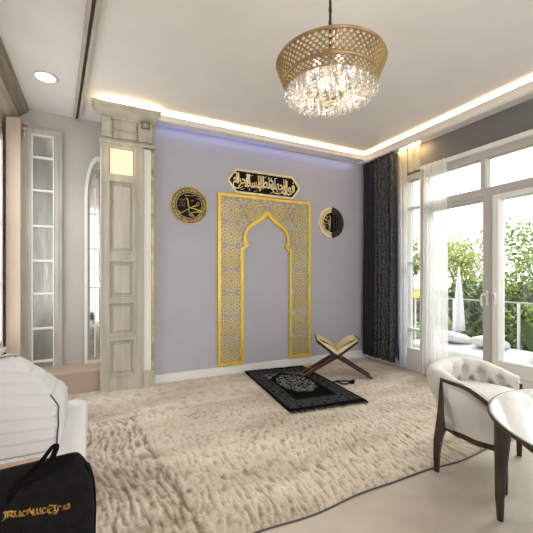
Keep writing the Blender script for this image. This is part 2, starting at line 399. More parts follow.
# ------------------------------------------------------------------ dimensions
H = 3.0; YB = 4.0; XR = 3.67; XL = -.85; YA = 4.45

# ================================================================== SETTING
struct(MB().box((-1.0,-1.6,-.1),(XR+.06,YA+.1,0)).build('floor', M['floor']))
struct(MB().box((-1.0,-1.6,H),(XR+.06,YA+.1,H+.1)).build('ceiling', M['ceiling']))
struct(MB().box((.06,YB,0),(XR+.06,YB+.12,H)).build('wall_back', M['wall']))
struct(MB().box((-1.0,YA,0),(.3,YA+.1,H)).build('wall_alcove', M['alcove']))
struct(MB().box((.06,3.955,0),(.585,YB,H)).box((.06,YB,0),(.18,YA,H)).build('wall_pier', M['alcove']))
# left wall with window opening
wl = MB()
wl.box((XL-.1,-1.6,0),(XL,2.6,H)).box((XL-.1,2.6,0),(XL,4.262,.5)).box((XL-.1,2.6,2.62),(XL,4.262,H)).box((XL-.1,4.262,0),(XL,YA,H))
struct(wl.build('wall_left', M['peach']))
# right wall: above the openings and the stretch beside the corner
wr = MB()
wr.box((XR,-1.6,2.56),(XR+.12,YB,H)).box((XR,3.24,0),(XR+.12,YB,2.56)).box((XR,-1.6,0),(XR+.12,.1,2.56))
struct(wr.build('wall_right', M['wall_backlit']))
bb = MB(); bb.box((.585,YB-.018,0),(XR-.0,YB,.095),0).box((.585,YB-.012,.095),(XR,YB,.105))
struct(bb.build('baseboard_back', M['white']))
struct(MB().box((XR-.016,3.25,0),(XR,YB-.02,.10)).build('baseboard_right', M['white']))

# cove (light trough) along the back and right walls
zc0, zc1 = 2.895, 2.955
cv = MB()
cv.box((.585,YB-.15,zc0),(3.50,YB,zc0+.018)).box((.60,YB-.15,zc0),(3.52,YB-.132,zc1)).box((.60,YB-.158,zc1-.014),(3.53,YB-.132,zc1))
struct(cv.build('trim_1', M['cove']))
cv = MB()
cv.box((3.50,-1.6,zc0-.02),(XR,YB,zc0)).box((3.50,-1.6,zc0-.02),(3.518,YB-.15,zc1)).box((3.492,-1.6,zc1-.014),(3.518,YB-.15,zc1)).box((3.512,-1.6,zc0-.034),(3.54,YB-.15,zc0-.02))
struct(cv.build('trim_2', M['cove']))
st = MB().box((.62,YB-.010,zc0-.010),(2.2,YB-.002,zc0-.003)); o = struct(st.build('trim_3', M['blue_led']))

# left cornice along the ceiling, stepped
def xprism(prof, y0, y1):   # profile in x,z swept along y
    mb = MB(); n = len(prof); mb.loft([[(x,y0,z) for x,z in prof],[(x,y1,z) for x,z in prof]], True, True, False); return mb
struct(xprism([(XL,H-.001),(-.635,H-.001),(-.635,H-.02),(-.65,H-.03),(-.65,H-.045),(-.672,H-.05),(-.70,H-.075),(-.70,H-.085),(-.72,H-.09),(XL,H-.09)], -1.6, YA).build('trim_4', M['trim']))
struct(xprism([(XL,H-.09),(-.725,H-.09),(-.735,H-.10),(-.77,H-.108),(-.77,H-.12),(-.785,H-.15),(-.81,H-.16),(XL,H-.17)], -1.6, YA-.02).build('trim_5', M['trim_light']))
# ceiling batten running away from the camera
bt = MB()
def batten(off0, off1, z0, z1):
    a = Vector((-.185,YA-.05,0)); b = Vector((.045,1.9,0)); d = (b-a).normalized(); s = Vector((-d.y,d.x,0))
    r = []
    for p in (a, b): r.append([tuple(p+s*off0+Vector((0,0,z0))),tuple(p+s*off1+Vector((0,0,z0))),tuple(p+s*off1+Vector((0,0,z1))),tuple(p+s*off0+Vector((0,0,z1)))])
    return r
bt.loft(batten(-.036,-.012,H-.045,H-.001), True, True, False); bt.loft(batten(.012,.036,H-.045,H-.001), True, True, False); bt.loft(batten(-.014,.014,H-.03,H-.001), True, True, False)
ob = struct(bt.build('trim_6', M['trim_light']))
in_ = MB(); in_.loft(batten(-.016,.010,H-.034,H-.031), True, True, False); ib = in_.build('inlay', M['iron'], ob)
struct(MB().bar((.045,2.9,H-.004),(.13,1.9,H-.004),.012,.006).build('ceiling_reflection_strip', M['white']))  # white strip stands in for a thin bright reflection on the ceiling

# ------------------------------------------------------------------ left wall window (sliver at the picture's edge)
w1 = struct(empty('window_1', (XL,3.4,0)))
f = MB(); y0,y1,z0,z1 = -.8,.862,.5,2.62
for a,b in (((-.06,y0,z0),(.025,y0+.07,z1)),((-.06,y1-.045,z0),(.025,y1,z1)),((-.06,y0,z0),(.025,y1,z0+.07)),((-.06,y0,z1-.07),(.025,y1,z1)),((-.05,-.03,z0),(.0,.03,z1)),((-.05,y0,1.72),(.0,y1,1.76)),((-.05,y0,1.12),(.0,y1,1.15)),((-.05,y0,2.2),(.0,y1,2.23))): f.box(a,b,.006)
f.build('window_frame', M['muntin'], w1)
MB().box((-.058,y0+.05,z0+.05),(-.050,y1-.03,z1-.05)).build('pane', M['glass_clear'], w1)
MB().box((-.0,y0-.04,z0-.05),(.05,y1+.03,z0),.008).build('window_sill', M['white'], w1)

# pier and corbel in the far left corner
struct(MB().box((-.81,4.30,0),(-.69,YA,2.83)).build('trim_8', M['peach']))
cb = MB(); cb.box((-.685,4.36,2.80),(-.64,YA,2.83),.006)
cb.lathe([(.026,-.02),(.026,.02)], (0,0,0), 16, Matrix.Translation((-.665,4.39,2.765)) @ Matrix.Rotation(PI/2,4,'Y'))
cb.tube(spline([(-.665,4.39,2.745),(-.665,4.37,2.70),(-.665,4.40,2.66),(-.665,4.43,2.62)]), .018, 8)
struct(cb.build('trim_9', M['trim_light']))

# ------------------------------------------------------------------ tall glazed panel in the alcove
gp = empty('glazed_wall_panel', (-.51,YA,0)); tag(gp, 'tall narrow cream panel of stacked silvered panes in the alcove', 'glazed panel')
f = MB(); zs = [.02,.29,.645,1.02,1.375,1.747,2.131,2.488,2.725]
xl0,xl1,xr0,xr1 = -.185,-.098,.108,.185
f.box((xl0,-.05,0),(xl1,0,2.79),.006).box((xr0,-.05,0),(xr1,0,2.79),.006).box((xl0,-.05,2.725),(xr1,0,2.79),.006)
f.box((xl0-.008,-.03,0),(xl0+.02,-.0,2.81)).box((xr1-.02,-.03,0),(xr1+.008,0,2.81)).box((xl0-.008,-.03,2.79),(xr1+.008,0,2.81))
f.box((xl0+.035,-.058,.0),(xl0+.05,-.05,2.76)).box((xr1-.05,-.058,0),(xr1-.035,-.05,2.76))
f.build('panel_frame', M['panel_frame'], gp)
for i in range(len(zs)-1):
    mb = MB(); n = 8; a, b = zs[i], zs[i+1]
    mb.box((xl1-.002,-.018,a),(xr0+.002,-.012,b)); mb.build('pane', M['silver'], gp)
mu = MB()
for z in zs[1:-1]: mu.box((xl1,-.045,z-.012),(xr0,-.01,z+.012),.005)
mu.box((xl1,-.052,0),(xl1+.011,-.01,2.725)).box((xr0-.011,-.052,0),(xr0,-.01,2.725)).box((xl1,-.052,2.714),(xr0,-.01,2.73))
mu.build('glazing_bars', M['muntin'], gp)

# ------------------------------------------------------------------ arched mirror beside the pillar
am = empty('arched_mirror', (.035,YA-.012,.22)); tag(am, 'tall arched mirror with white frame, half hidden by the cream pillar', 'mirror')
def arch(hw, zs_, zt, n=14, z0=0.0):
    L = [(-hw,z0),(-hw,zs_)]
    for k in range(1,n+1):
        t = k/n; L.append((-hw*(1-t**1.6), zs_+(zt-zs_)*sin(t*PI/2)**.9))
    R = [(-x,z) for x,z in L[:-1]][::-1]
    return L+R
MB().strip(arch(.145,1.88,2.36), arch(.112,1.88,2.30,z0=.035), -.05).build('outer_frame', M['muntin'], am)
MB().strip(arch(.112,1.88,2.30,z0=.035), arch(.088,1.87,2.22,z0=.06), -.028).build('inner_frame', M['panel_frame'], am)
MB().prism(arch(.10,1.87,2.25,z0=.04), -.012).build('mirror_glass', M['mirror'], am)
g = MB()
for z in (.42,.86,1.30,1.70): g.box((-.09,-.024,z-.01),(.02,-.010,z+.01))
g.box((-.045,-.024,.05),(-.03,-.010,2.0)); g.build('glazing_bars', M['muntin'], am)

# tan plinth / ledge below alcove
pl = MB(); pl.box((-.83,4.05,0),(.055,YA,.20)).box((-.83,4.035,.20),(.058,YA,.222))
struct(pl.build('trim_10', M['plinth']))

# ------------------------------------------------------------------ cream pilaster with raised panels
yc = 3.95
pr = empty('panelled_pilaster', (.31,yc,0)); tag(pr, 'cream panelled pilaster with carved capital between alcove and grey wall', 'pillar')
def X(x): return x-.31
s = MB()
s.box((X(.044),-.02,.02),(X(.465),.003,2.60))
s.box((X(.044),-.048,.02),(X(.125),-.0,2.60),.006).box((X(.372),-.048,.02),(X(.465),-.0,2.60),.006)
for a,b in ((.02,.17),(.55,.59),(.935,.98),(1.37,1.45),(2.20,2.265),(2.545,2.60)): s.box((X(.12),-.046,a),(X(.378),0,b),.004)
s.box((X(.05),-.056,.02),(X(.065),-.046,2.58)).box((X(.445),-.056,.02),(X(.459),-.046,2.58))
s.build('shaft', M['column'], pr)
def raised(x0,x1,z0,z1):
    m = MB()
    def rect(i,y): return [(X(x0)+i,y,z0+i),(X(x1)-i,y,z0+i),(X(x1)-i,y,z1-i),(X(x0)+i,y,z1-i)]
    m.loft([rect(0,-.022),rect(0,-.060),rect(.014,-.062),rect(.026,-.030),rect(.036,-.028),rect(.056,-.046)], True, False, False)
    r = rect(.056,-.046); m.add(r,[(0,1,2,3)])
    return m
for z0,z1 in ((.165,.555),(.585,.94),(.975,1.375),(1.445,2.205)):
    raised(.115,.382,z0,z1).build('raised_panel', M['column'], pr)
MB().box((X(.140),-.034,2.275),(X(.36),-.024,2.535)).build('lit_panel', M['panel_lit'], pr)
e = MB(); e.box((X(.465),-.03,.19),(X(.545),.004,2.58),.004); e.build('side_strip', M['white'], pr)
e = MB(); e.box((X(.545),-.022,.19),(X(.575),.004,2.58),.004); e.build('gold_edge', M['gold_old'], pr)
e = MB(); e.box((X(.46),-.05,.0),(X(.585),.004,.19),.008).box((X(.455),-.056,.165),(X(.588),.004,.19),.006).box((X(.038),-.056,0),(X(.468),.003,.035),.006)
e.build('base_block', M['column'], pr)
# capital
c = MB()
c.box((X(.036),-.07,2.59),(X(.59),.004,2.615),.006).box((X(.04),-.06,2.615),(X(.585),.004,2.632),.004)
c.box((X(.055),-.035,2.63),(X(.58),.004,2.835))
c.box((X(.16),-.05,2.74),(X(.40),-.03,2.85),.008).box((X(.16),-.05,2.64),(X(.40),-.03,2.72),.008)
# cornice crown: stepped profile around front, left and right sides
prof = [(.0,2.83),(.02,2.835),(.022,2.848),(.05,2.872),(.085,2.90),(.09,2.912),(.105,2.915),(.108,2.935),(.12,2.938),(.12,2.957)]
rings = []
for d, z in prof: rings.append([(X(.06)-d*.75,.004,z),(X(.06)-d*.75,-.045-d,z),(X(.575)+d*.45,-.045-d,z),(X(.575)+d*.45,.004,z)])
c.loft(rings, True, True, False)
c.build('capital', M['column'], pr)
for x0,x1 in ((.062,.145),(.41,.545)):
    k = MB(); xm = (X(x0)+X(x1))/2; w = x1-x0
    prof2 = [(-.035,2.635),(-.07,2.64),(-.076,2.67),(-.066,2.70),(-.078,2.73),(-.098,2.77),(-.10,2.80),(-.09,2.832),(-.035,2.834)]
    k.loft([[(X(x0),y,z) for y,z in prof2],[(X(x1),y,z) for y,z in prof2]], True, True, False)
    for z in (2.735,2.65): k.box((X(x0)-.004,-.085,z-.006),(X(x1)+.004,-.04,z+.006))
    b = k.build('scroll_bracket', M['column'], pr)
    if w > .1:
        a = MB(); a.box((xm-.045,-.112,2.765),(xm+.045,-.098,2.842)); a.build('carved_square', M['column_dark'], b)
        ros = MB()
        for q in range(8):
            an = q*PI/4; ros.tube(spline([(xm,-.113,2.803),(xm+.02*cos(an)-.006*sin(an),-.116,2.803+.018*sin(an)+.006*cos(an)),(xm+.038*cos(an),-.113,2.803+.032*sin(an))],4), .005, 6)
        ros.build('rosette', M['column'], b)

# ================================================================== BACK WALL DECOR
# gilt mihrab screen
mh = empty('mihrab_screen', (1.985,YB-.012,.12)); tag(mh, 'gold pierced mihrab arch panel mounted on grey wall', 'wall panel')
HW, HT = .662, 2.10
prof = [(0,1.874),(.05,1.825),(.10,1.783),(.16,1.745),(.22,1.708),(.262,1.666),(.288,1.615),(.294,1.565),(.284,1.52),(.255,1.478),(.33,1.414),(.33,0)]   # inner edge of opening
outl = [(0,1.945),(.055,1.878),(.118,1.83),(.178,1.79),(.245,1.745),(.294,1.695),(.325,1.63),(.332,1.562),(.322,1.51),(.306,1.482),(.292,1.500),(.368,1.43)]
outl = [(0,1.945),(.07,1.862),(.125,1.82),(.185,1.783),(.25,1.737),(.297,1.685),(.326,1.622),(.332,1.562),(.320,1.508),(.302,1.484),(.369,1.432),(.369,0)]
bd = MB()
bw = .034
for sgn in (-1,1):
    bd.strip([(sgn*x,z) for x,z in outl],[(sgn*x,z) for x,z in prof], -.016, closed=False)
bd.strip([(-HW,0),(-HW,HT),(HW,HT),(HW,0)],[(-HW+bw,.0),(-HW+bw,HT-bw),(HW-bw,HT-bw),(HW-bw,.0)], -.016, closed=False)
for sgn in (-1,1): bd.box((sgn*.335,-.016,0),(sgn*(HW-.01),0,.042))
bd.build('gold_border', M['gold'], mh)
open_poly = [(x,z) for x,z in outl]
def in_open(x, z):
    x = abs(x)
    if z > 1.945: return False
    if z < 1.432: return x < .352
    best = 0
    for (xa,za),(xb,zb) in zip(outl[:-1],outl[1:]):
        lo, hi = min(za,zb), max(za,zb)
        if lo <= z <= hi and hi > lo: best = max(best, xa+(xb-xa)*(z-za)/(zb-za))
    return x < best-.01
def ok(x, z): return abs(x) < HW-.022 and .03 < z < HT-.02 and not in_open(x, z)
segs = []
def seg(a, b): segs.append((a, b))
cell = .30
def rosette(cx, cz):
    n = 12; r1, r2, r3, r4 = .028, .058, .092, .118
    P = lambda r, a: (cx+r*cos(a), cz+r*sin(a))
    for k in range(n):
        a = 2*PI*k/n; h = PI/n
        seg(P(r1,a), P(r1,a+2*h))
        seg(P(r1,a), P(r2,a)); seg(P(r2,a), P(r3,a+h)); seg(P(r2,a), P(r3,a-h)); seg(P(r3,a+h), P(r4,a)); seg(P(r3,a-h), P(r4,a)) 
        seg(P(r4,a), P(r4+.020,a+h)); seg(P(r4,a), P(r4+.020,a-h))
def knot(cx, cz):      # octagram between rosettes
    for k in range(8):
        a = PI*k/4; P = lambda r, t: (cx+r*cos(t), cz+r*sin(t))
        seg(P(.045,a), P(.026,a+PI/8)); seg(P(.026,a+PI/8), P(.045,a+PI/4)); seg(P(.045,a),P(.072,a))
xs_ = [-.495,-.165,.165,.495]
for j in range(8):
    cz = .165+j*cell*.962
    for i, cx in enumerate(xs_):
        if j < 6 and i in (1,2): continue
        rosette(cx, cz)
        knot(cx+.165, cz+cell*.481); knot(cx-.165, cz+cell*.481)
        if j >= 6 and i < 3: knot(cx+.165, cz)
la = MB()
for a, b in segs:
    L = math.hypot(b[0]-a[0], b[1]-a[1]); n = max(1, int(L/.018))
    run = None
    pts = [(a[0]+(b[0]-a[0])*k/n, a[1]+(b[1]-a[1])*k/n) for k in range(n+1)]
    for k in range(n):
        mid = ((pts[k][0]+pts[k+1][0])/2, (pts[k][1]+pts[k+1][1])/2)
        if ok(*mid):
            if run is None: run = pts[k]
            end = pts[k+1]
        elif run is not None:
            la.bar((run[0],-.006,run[1]),(end[0],-.006,end[1]),.0108,.008,(0,1,0)); run = None
    if run is not None: la.bar((run[0],-.006,run[1]),(end[0],-.006,end[1]),.0108,.008,(0,1,0))
la.build('pierced_lattice', M['gold_pale'], mh)

# calligraphy plaque
cp = empty('calligraphy_plaque', (1.962,YB-.002,2.39)); tag(cp, 'long black and gold Arabic calligraphy plaque above the mihrab panel', 'wall plaque')
hexa = lambda hw, hh, ins: [(-hw,0),(-hw+ins*.55,hh*.62),(-hw+ins,hh),(hw-ins,hh),(hw-ins*.55,hh*.62),(hw,0),(hw-ins*.55,-hh*.62),(hw-ins,-hh),(-hw+ins,-hh),(-hw+ins*.55,-hh*.62)]
MB().prism(hexa(.50,.135,.105), -.012).build('black_ground', M['black_gloss'], cp)
MB().strip(hexa(.522,.152,.118), hexa(.492,.126,.10), -.02).build('gold_frame', M['gold_light'], cp)
W = ['\uFED3\uFEEE\uFEDD','\uFEED\uFE9F\uFEEC\uFEDA','\uFEB7\uFEC4\uFEAE','\uFE8D\uFEDF\uFEE4\uFEB4\uFEA0\uFEAA','\uFE8D\uFEDF\uFEA4\uFEAE\uFE8D\uFEE1']
slots = [(.345,.19,.17,-.012),(.185,.25,.17,.0),(.015,.21,.18,.004),(-.16,.26,.185,.0),(-.33,.23,.19,.0)]
for w_, (cx, ww, hh, dz) in zip(W, slots):
    text_mesh(w_[::-1], 'gilt_word', M['gold_light'], cp, ww, hh+.022, .004, .016, (cx,-.0145,dz))
# fine vowel strokes and tall uprights of the stacked script
vs_ = MB()
for x in (-.40,-.37,-.26,-.235,-.10,-.075,-.03,.05,.27,.30): nib(vs_, [(x,.10),(x+.004,.04),(x+.002,-.015)], .013, 20, .003, -.012, 3)
for i, x in enumerate((-.42,-.32,-.20,-.14,.0,.09,.15,.23,.38)):
    z = (.095,-.095,.088,-.10,.092,-.098,.096,-.09,-.085)[i]; nib(vs_, [(x-.02,z-.006),(x,z),(x+.022,z+.008)], .009, 60, .003, -.012, 3)
nib(vs_, [(-.44,-.03),(-.43,-.08),(-.36,-.085),(-.31,-.055)], .016, 60, .003, -.012, 6)
nib(vs_, [(.10,-.04),(.13,-.09),(.21,-.095),(.27,-.06)], .016, 60, .003, -.012, 6)
nib(vs_, [(.30,-.05),(.34,-.095),(.40,-.07),(.43,-.01),(.41,.03),(.385,.005)], .016, 60, .003, -.012, 6)
vs_.build('gilt_lettering', M['gold_light'], cp)

# left roundel
def disc(mb, r, t, n=64, r0=0): 
    P = [(r*cos(2*PI*k/n), r*sin(2*PI*k/n)) for k in range(n)]
    if r0: mb.strip(P, [(r0*cos(2*PI*k/n), r0*sin(2*PI*k/n)) for k in range(n)], -t)
    else: mb.prism(P, -t)
    return mb
r1 = empty('calligraphy_wall_art', (.978,YB-.002,2.03)); tag(r1, 'round black and gold calligraphy disc on wall left of the mihrab panel', 'wall plaque', 'round calligraphy discs')
disc(MB(), .205, .012).build('black_ground', M['black_gloss'], r1)
rg = disc(MB(), .218, .018, r0=.205); disc(rg, .153, .016, r0=.146)
for k in range(48):          # chain of lobes filling the ring
    a = 2*PI*k/48; cx, cz = .18*cos(a), .18*sin(a)
    rg.strip([(cx+.0185*cos(q*PI/4), cz+.0185*sin(q*PI/4)) for q in range(8)], [(cx+.012*cos(q*PI/4), cz+.011*sin(q*PI/4)) for q in range(8)], -.016)
    if k % 2: rg.box((cx-.006,-.016,cz-.006),(cx+.006,0,cz+.006))
rg.build('gold_ring', M['gold_old'], r1)
k_ = .215/205.0
Q = lambda pts: [((x-258)*k_, -(z-268)*k_) for x, z in pts]
cl = MB()
nib(cl, Q([(228,185),(240,215),(248,262),(262,298)]), .015, 10, .004, -.012)
nib(cl, Q([(135,335),(160,355),(205,335),(255,300),(310,272),(350,262),(372,245),(358,225),(338,235),(345,262)]), .013, 60, .004, -.012)
nib(cl, Q([(268,292),(310,298),(350,310),(412,318)]), .013, 80, .004, -.012)
nib(cl, Q([(270,355),(300,340),(350,332),(408,326)]), .009, 70, .004, -.012)
nib(cl, Q([(262,298),(252,325),(262,350),(290,365),(312,385)]), .013, 50, .004, -.012)
nib(cl, Q([(312,385),(285,382),(255,372),(262,350)]), .009, 60, .004, -.012)
cl.build('gilt_script', M['gilt'], r1)
cl = MB()
nib(cl, Q([(208,158),(260,160),(320,150)]), .008, 60, .003, -.012); nib(cl, Q([(340,185),(365,190),(375,178)]), .008, 60, .003, -.012)
for x, z in ((150,215),(170,205),(190,215),(205,205),(155,245),(178,240),(200,250),(150,275),(172,268),(195,275),(385,290),(398,285),(370,352),(362,362),(280,215),(295,212)):
    nib(cl, Q([(x-9,z+4),(x,z-6),(x+9,z+3),(x+4,z+10)]), .008, 60, .003, -.012, 4)
cl.build('small_lettering', M['gold_old'], r1)

# right roundel: bright left half, dark reflection painted into the right half
r2 = empty('calligraphy_wall_art', (3.01,YB-.002,1.975)); tag(r2, 'round calligraphy disc, dark reflection painted into one half, right of the mihrab near the curtain', 'wall plaque', 'round calligraphy discs')
disc(MB(), .205, .012).build('black_ground', M['black_gloss'], r2)
for a0, mname, pn in ((PI/2,'gold_light','bright_half_ring'),(-PI/2,'gold_dark_reflection','dark_half_ring')):
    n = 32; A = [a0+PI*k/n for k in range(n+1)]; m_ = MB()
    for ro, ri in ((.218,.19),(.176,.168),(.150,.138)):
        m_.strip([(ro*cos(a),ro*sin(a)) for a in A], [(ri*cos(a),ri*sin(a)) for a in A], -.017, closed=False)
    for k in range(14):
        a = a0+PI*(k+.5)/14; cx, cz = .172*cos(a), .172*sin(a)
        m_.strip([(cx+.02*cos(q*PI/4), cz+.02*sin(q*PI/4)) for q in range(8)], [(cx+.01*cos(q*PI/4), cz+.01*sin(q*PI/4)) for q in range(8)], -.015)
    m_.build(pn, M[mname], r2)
k2 = .218/182.0
Q2 = lambda pts: [((x-256)*k2*1.12, -(z-270)*k2) for x, z in pts]
m_ = MB()
for P in ([(180,190),(205,210),(235,185)],[(165,230),(190,250),(232,245)],[(150,262),(180,285),(215,275),(240,255)],[(165,310),(190,320),(215,300)],[(215,260),(228,300),(222,350),(200,385)],[(190,215),(196,235),(190,265)],[(240,200),(242,260),(236,330),(225,395)]):
    nib(m_, Q2(P), .017, 60, .004, -.012)
m_.build('bright_script', M['gold_light'], r2)
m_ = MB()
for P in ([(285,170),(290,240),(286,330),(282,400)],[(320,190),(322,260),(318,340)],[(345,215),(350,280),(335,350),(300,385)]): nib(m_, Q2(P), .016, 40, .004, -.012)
m_.build('dark_script', M['gold_dark_reflection'], r2)

# ================================================================== FLOOR THINGS
# big ribbed cream rug
def make_rug():
    x0,x1,y0,y1 = -.80,3.40,1.47,3.965; nx, ny = 640, 390
    vs, pile = [], []
    for j in range(ny+1):
        for i in range(nx+1):
            x = x0+(x1-x0)*i/nx; y = y0+(y1-y0)*j/ny
            if j == 0: y += .012*sin(x*5.1)+.006*sin(x*11)
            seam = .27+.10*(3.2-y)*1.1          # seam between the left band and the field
            wob = .045*noise.noise((x*2.2,y*2.2,0))+.012*noise.noise((x*9,y*9,3))
            if y > 3.12+.05*noise.noise((x*2,y*2,7)):
                h = .62+.22*noise.noise((x*14,y*14,1))+.18*noise.noise((x*34,y*34,5))
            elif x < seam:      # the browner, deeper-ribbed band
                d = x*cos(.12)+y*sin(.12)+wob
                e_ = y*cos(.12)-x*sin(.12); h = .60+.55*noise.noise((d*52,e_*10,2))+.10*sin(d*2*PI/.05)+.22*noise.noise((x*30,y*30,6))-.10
            else:
                a = -.22+.10*noise.noise((x*1.1,y*1.1,9)); d = x*cos(a)+y*sin(a)+wob*.6
                f_ = max(0,min(1,(2.55-y)/.7))
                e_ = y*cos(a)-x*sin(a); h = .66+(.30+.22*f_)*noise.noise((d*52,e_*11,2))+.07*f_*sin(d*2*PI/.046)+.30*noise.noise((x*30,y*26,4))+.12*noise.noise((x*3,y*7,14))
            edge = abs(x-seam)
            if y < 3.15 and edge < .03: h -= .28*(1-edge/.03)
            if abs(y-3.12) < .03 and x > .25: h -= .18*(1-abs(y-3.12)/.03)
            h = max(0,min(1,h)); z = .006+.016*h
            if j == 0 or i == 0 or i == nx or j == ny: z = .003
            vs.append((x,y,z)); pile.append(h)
    fs = [(j*(nx+1)+i, j*(nx+1)+i+1, (j+1)*(nx+1)+i+1, (j+1)*(nx+1)+i) for j in range(ny) for i in range(nx)]
    me = bpy.data.meshes.new('area_rug'); me.from_pydata(vs, [], fs); me.polygons.foreach_set('use_smooth', [True]*len(fs))
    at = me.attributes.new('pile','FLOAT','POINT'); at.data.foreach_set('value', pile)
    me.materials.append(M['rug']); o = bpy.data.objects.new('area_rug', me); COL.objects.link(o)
    tag(o, 'large cream ribbed pile rug covering most of the carpet', 'rug')
    e = MB(); e.tube([(x0+(x1-x0)*k/120, y0-.004+.012*sin((x0+(x1-x0)*k/120)*5.1)+.006*sin((x0+(x1-x0)*k/120)*11), .004) for k in range(121)], .0045, 5)  # dark tube stands in for the shadow gap under the near edge
    e.build('edge_shadow_line', M['piping'], o)
make_rug()

# prayer mat with fringes
pm = empty('prayer_mat', (1.98,3.225,.024), math.radians(-6)); tag(pm, 'black and silver patterned prayer mat lying on the cream rug', 'prayer mat')
b = MB(); nx, ny = 10, 30
g = [[((i/nx-.5)*.80, (j/ny-.5)*1.31, .010+.004*noise.noise((i*.6,j*.35,1))) for i in range(nx+1)] for j in range(ny+1)]
b.loft(g, False, False, True); b.loft([[(x,y,0) for x,y,z in r] for r in g], False, False, True)
rim = [g[0][i] for i in range(nx+1)]+[g[j][nx] for j in range(1,ny+1)]+[g[ny][i] for i in range(nx-1,-1,-1)]+[g[j][0] for j in range(ny-1,0,-1)]
b.loft([[(x,y,0) for x,y,z in rim], rim], True, False, False)
b.build('woven_field', M['prayer'], pm)
for sg in (-1,1):
    fr = MB()
    for k in range(60):
        x = -.395+.79*k/59; y = sg*.655; l = .055+.025*random.random()
        fr.tube([(x,y-sg*.006,.009),(x+random.uniform(-.004,.004),y+sg*l*.5,.006),(x+random.uniform(-.009,.009),y+sg*l,.003)], [.0045,.004,.002], 5)
    fr.build('fringe', M['fringe'], pm)

# folding X book stand and open book
ang = math.atan2(-.526,.85)
bs = empty('folding_book_stand', (2.588,3.335,.022), ang); tag(bs, 'carved dark wood X-shaped folding book stand on the rug', 'book stand')
def plank(sgn):
    m = MB(); t = .030; zx = .245
    a = Vector((sgn*-.415,0,.0)); c = Vector((0,0,zx)); d = Vector((sgn*.235,0,.425))
    for y0,y1 in ((-.12,-.055),(.055,.12)):      # two prongs of the lower half
        m.bar((a.x,(y0+y1)/2,.016),(c.x*.9+a.x*.1,(y0+y1)/2,zx*.9),t,y1-y0,(0,1,0),w2=t,h2=y1-y0) if False else m.loft([[(a.x-.0,y0,.0),(a.x+sgn*.034,y0,.0),(a.x+sgn*.034,y1,.0),(a.x-.0,y1,.0)],[(a.x*.12-sgn*.012,y0,zx*.88+.010),(a.x*.12+sgn*.016,y0,zx*.88-.010),(a.x*.12+sgn*.016,y1,zx*.88-.010),(a.x*.12-sgn*.012,y1,zx*.88+.010)]],True,True,False)
    ys = ((-.12,-.04),(.04,.12)) if sgn > 0 else ((-.039,.039),)
    for y0,y1 in ((-.12,.12),):
        m.loft([[(a.x*.14-sgn*.013,y0,zx*.86+.010),(a.x*.14+sgn*.016,y0,zx*.86-.010),(a.x*.14+sgn*.016,y1,zx*.86-.010),(a.x*.14-sgn*.013,y1,zx*.86+.010)],
                [(-sgn*.012,y0,zx+.012),(sgn*.014,y0,zx-.012),(sgn*.014,y1,zx-.012),(-sgn*.012,y1,zx+.012)],
                [(d.x-sgn*.010,y0,d.z+.009),(d.x+sgn*.010,y0,d.z-.009),(d.x+sgn*.010,y1,d.z-.009),(d.x-sgn*.010,y1,d.z+.009)]],True,True,False)
    return m
plank(1).build('crossed_board', M['wood_stand'], bs); plank(-1).build('crossed_board', M['wood_stand'], bs)
bk = empty('open_book', (2.588,3.335,.022), ang); tag(bk, 'open book with cream pages resting on the X-shaped stand', 'book')
for sg in (-1,1):
    cvr = MB(); sl = Vector((sg*.235,0,.18)).normalized(); nrm = Vector((-sg*.18,0,.235)).normalized()
    o_ = Vector((0,0,.2615)); 
    def pt(u,y,h): return tuple(o_+sl*u+nrm*h+Vector((0,y,0)))
    cvr.loft([[pt(u,-.17,.0) ,pt(u,.17,.0),pt(u,.17,.008),pt(u,-.17,.008)] for u in (0,.15,.315)],True,True,False)
    cvr.build('cover', M['book_cover'], bk)
    pg = MB(); R_ = []
    for k in range(13):
        u = .004+.296*k/12; th = .034*sin(PI*min(1,(k/12)*1.25+.05))**.6*(1-.35*k/12)+.010 if k < 10 else .018-.002*(k-10)
        R_.append([pt(u,-.158,.0085),pt(u,.158,.0085),pt(u,.158,.0085+th),pt(u,-.158,.0085+th)])
    pg.loft(R_,True,True,False); pg.build('page_block', M['paper'], bk)
    # a lifted leaf
    lf = MB(); L_ = []
    for k in range(9):
        u = .01+.27*k/8; h = .036+.022*sin(PI*k/8)+ (.004 if sg>0 else -.004)*k/8
        L_.append([pt(u,-.15,h),pt(u,.15,h)])
    lf.loft(L_,False,False,True); lf.build('page_leaf', M['paper'], bk)

# prayer beads
pb = empty('prayer_beads', (2.46,3.06,.028), -.46); tag(pb, 'black prayer beads with tassel on rug beside the prayer mat', 'prayer beads')
m_ = MB(); P = spline([(-.13,-.01,0),(-.08,.03,0),(-.035,.0,0),(-.01,-.045,0),(.04,-.045,0),(.08,-.01,0),(.10,.03,0),(.06,.06,0),(.0,.055,0),(-.05,.06,0)],5)
for q in P: m_.sphere(tuple(q), .0095, 8, 5)
m_.build('bead_string', M['bead'], pb)
m_ = MB(); m_.lathe([(.005,.0),(.014,.012),(.016,.03),(.02,.06),(.022,.062)],(0,0,0),10,Matrix.Translation((.07,-.012,.006)) @ Matrix.Rotation(PI*.42,4,'Y') ); m_.box((.085,-.03,-.008),(.125,.015,.024),.006)
m_.build('tassel', M['fringe'], pb)

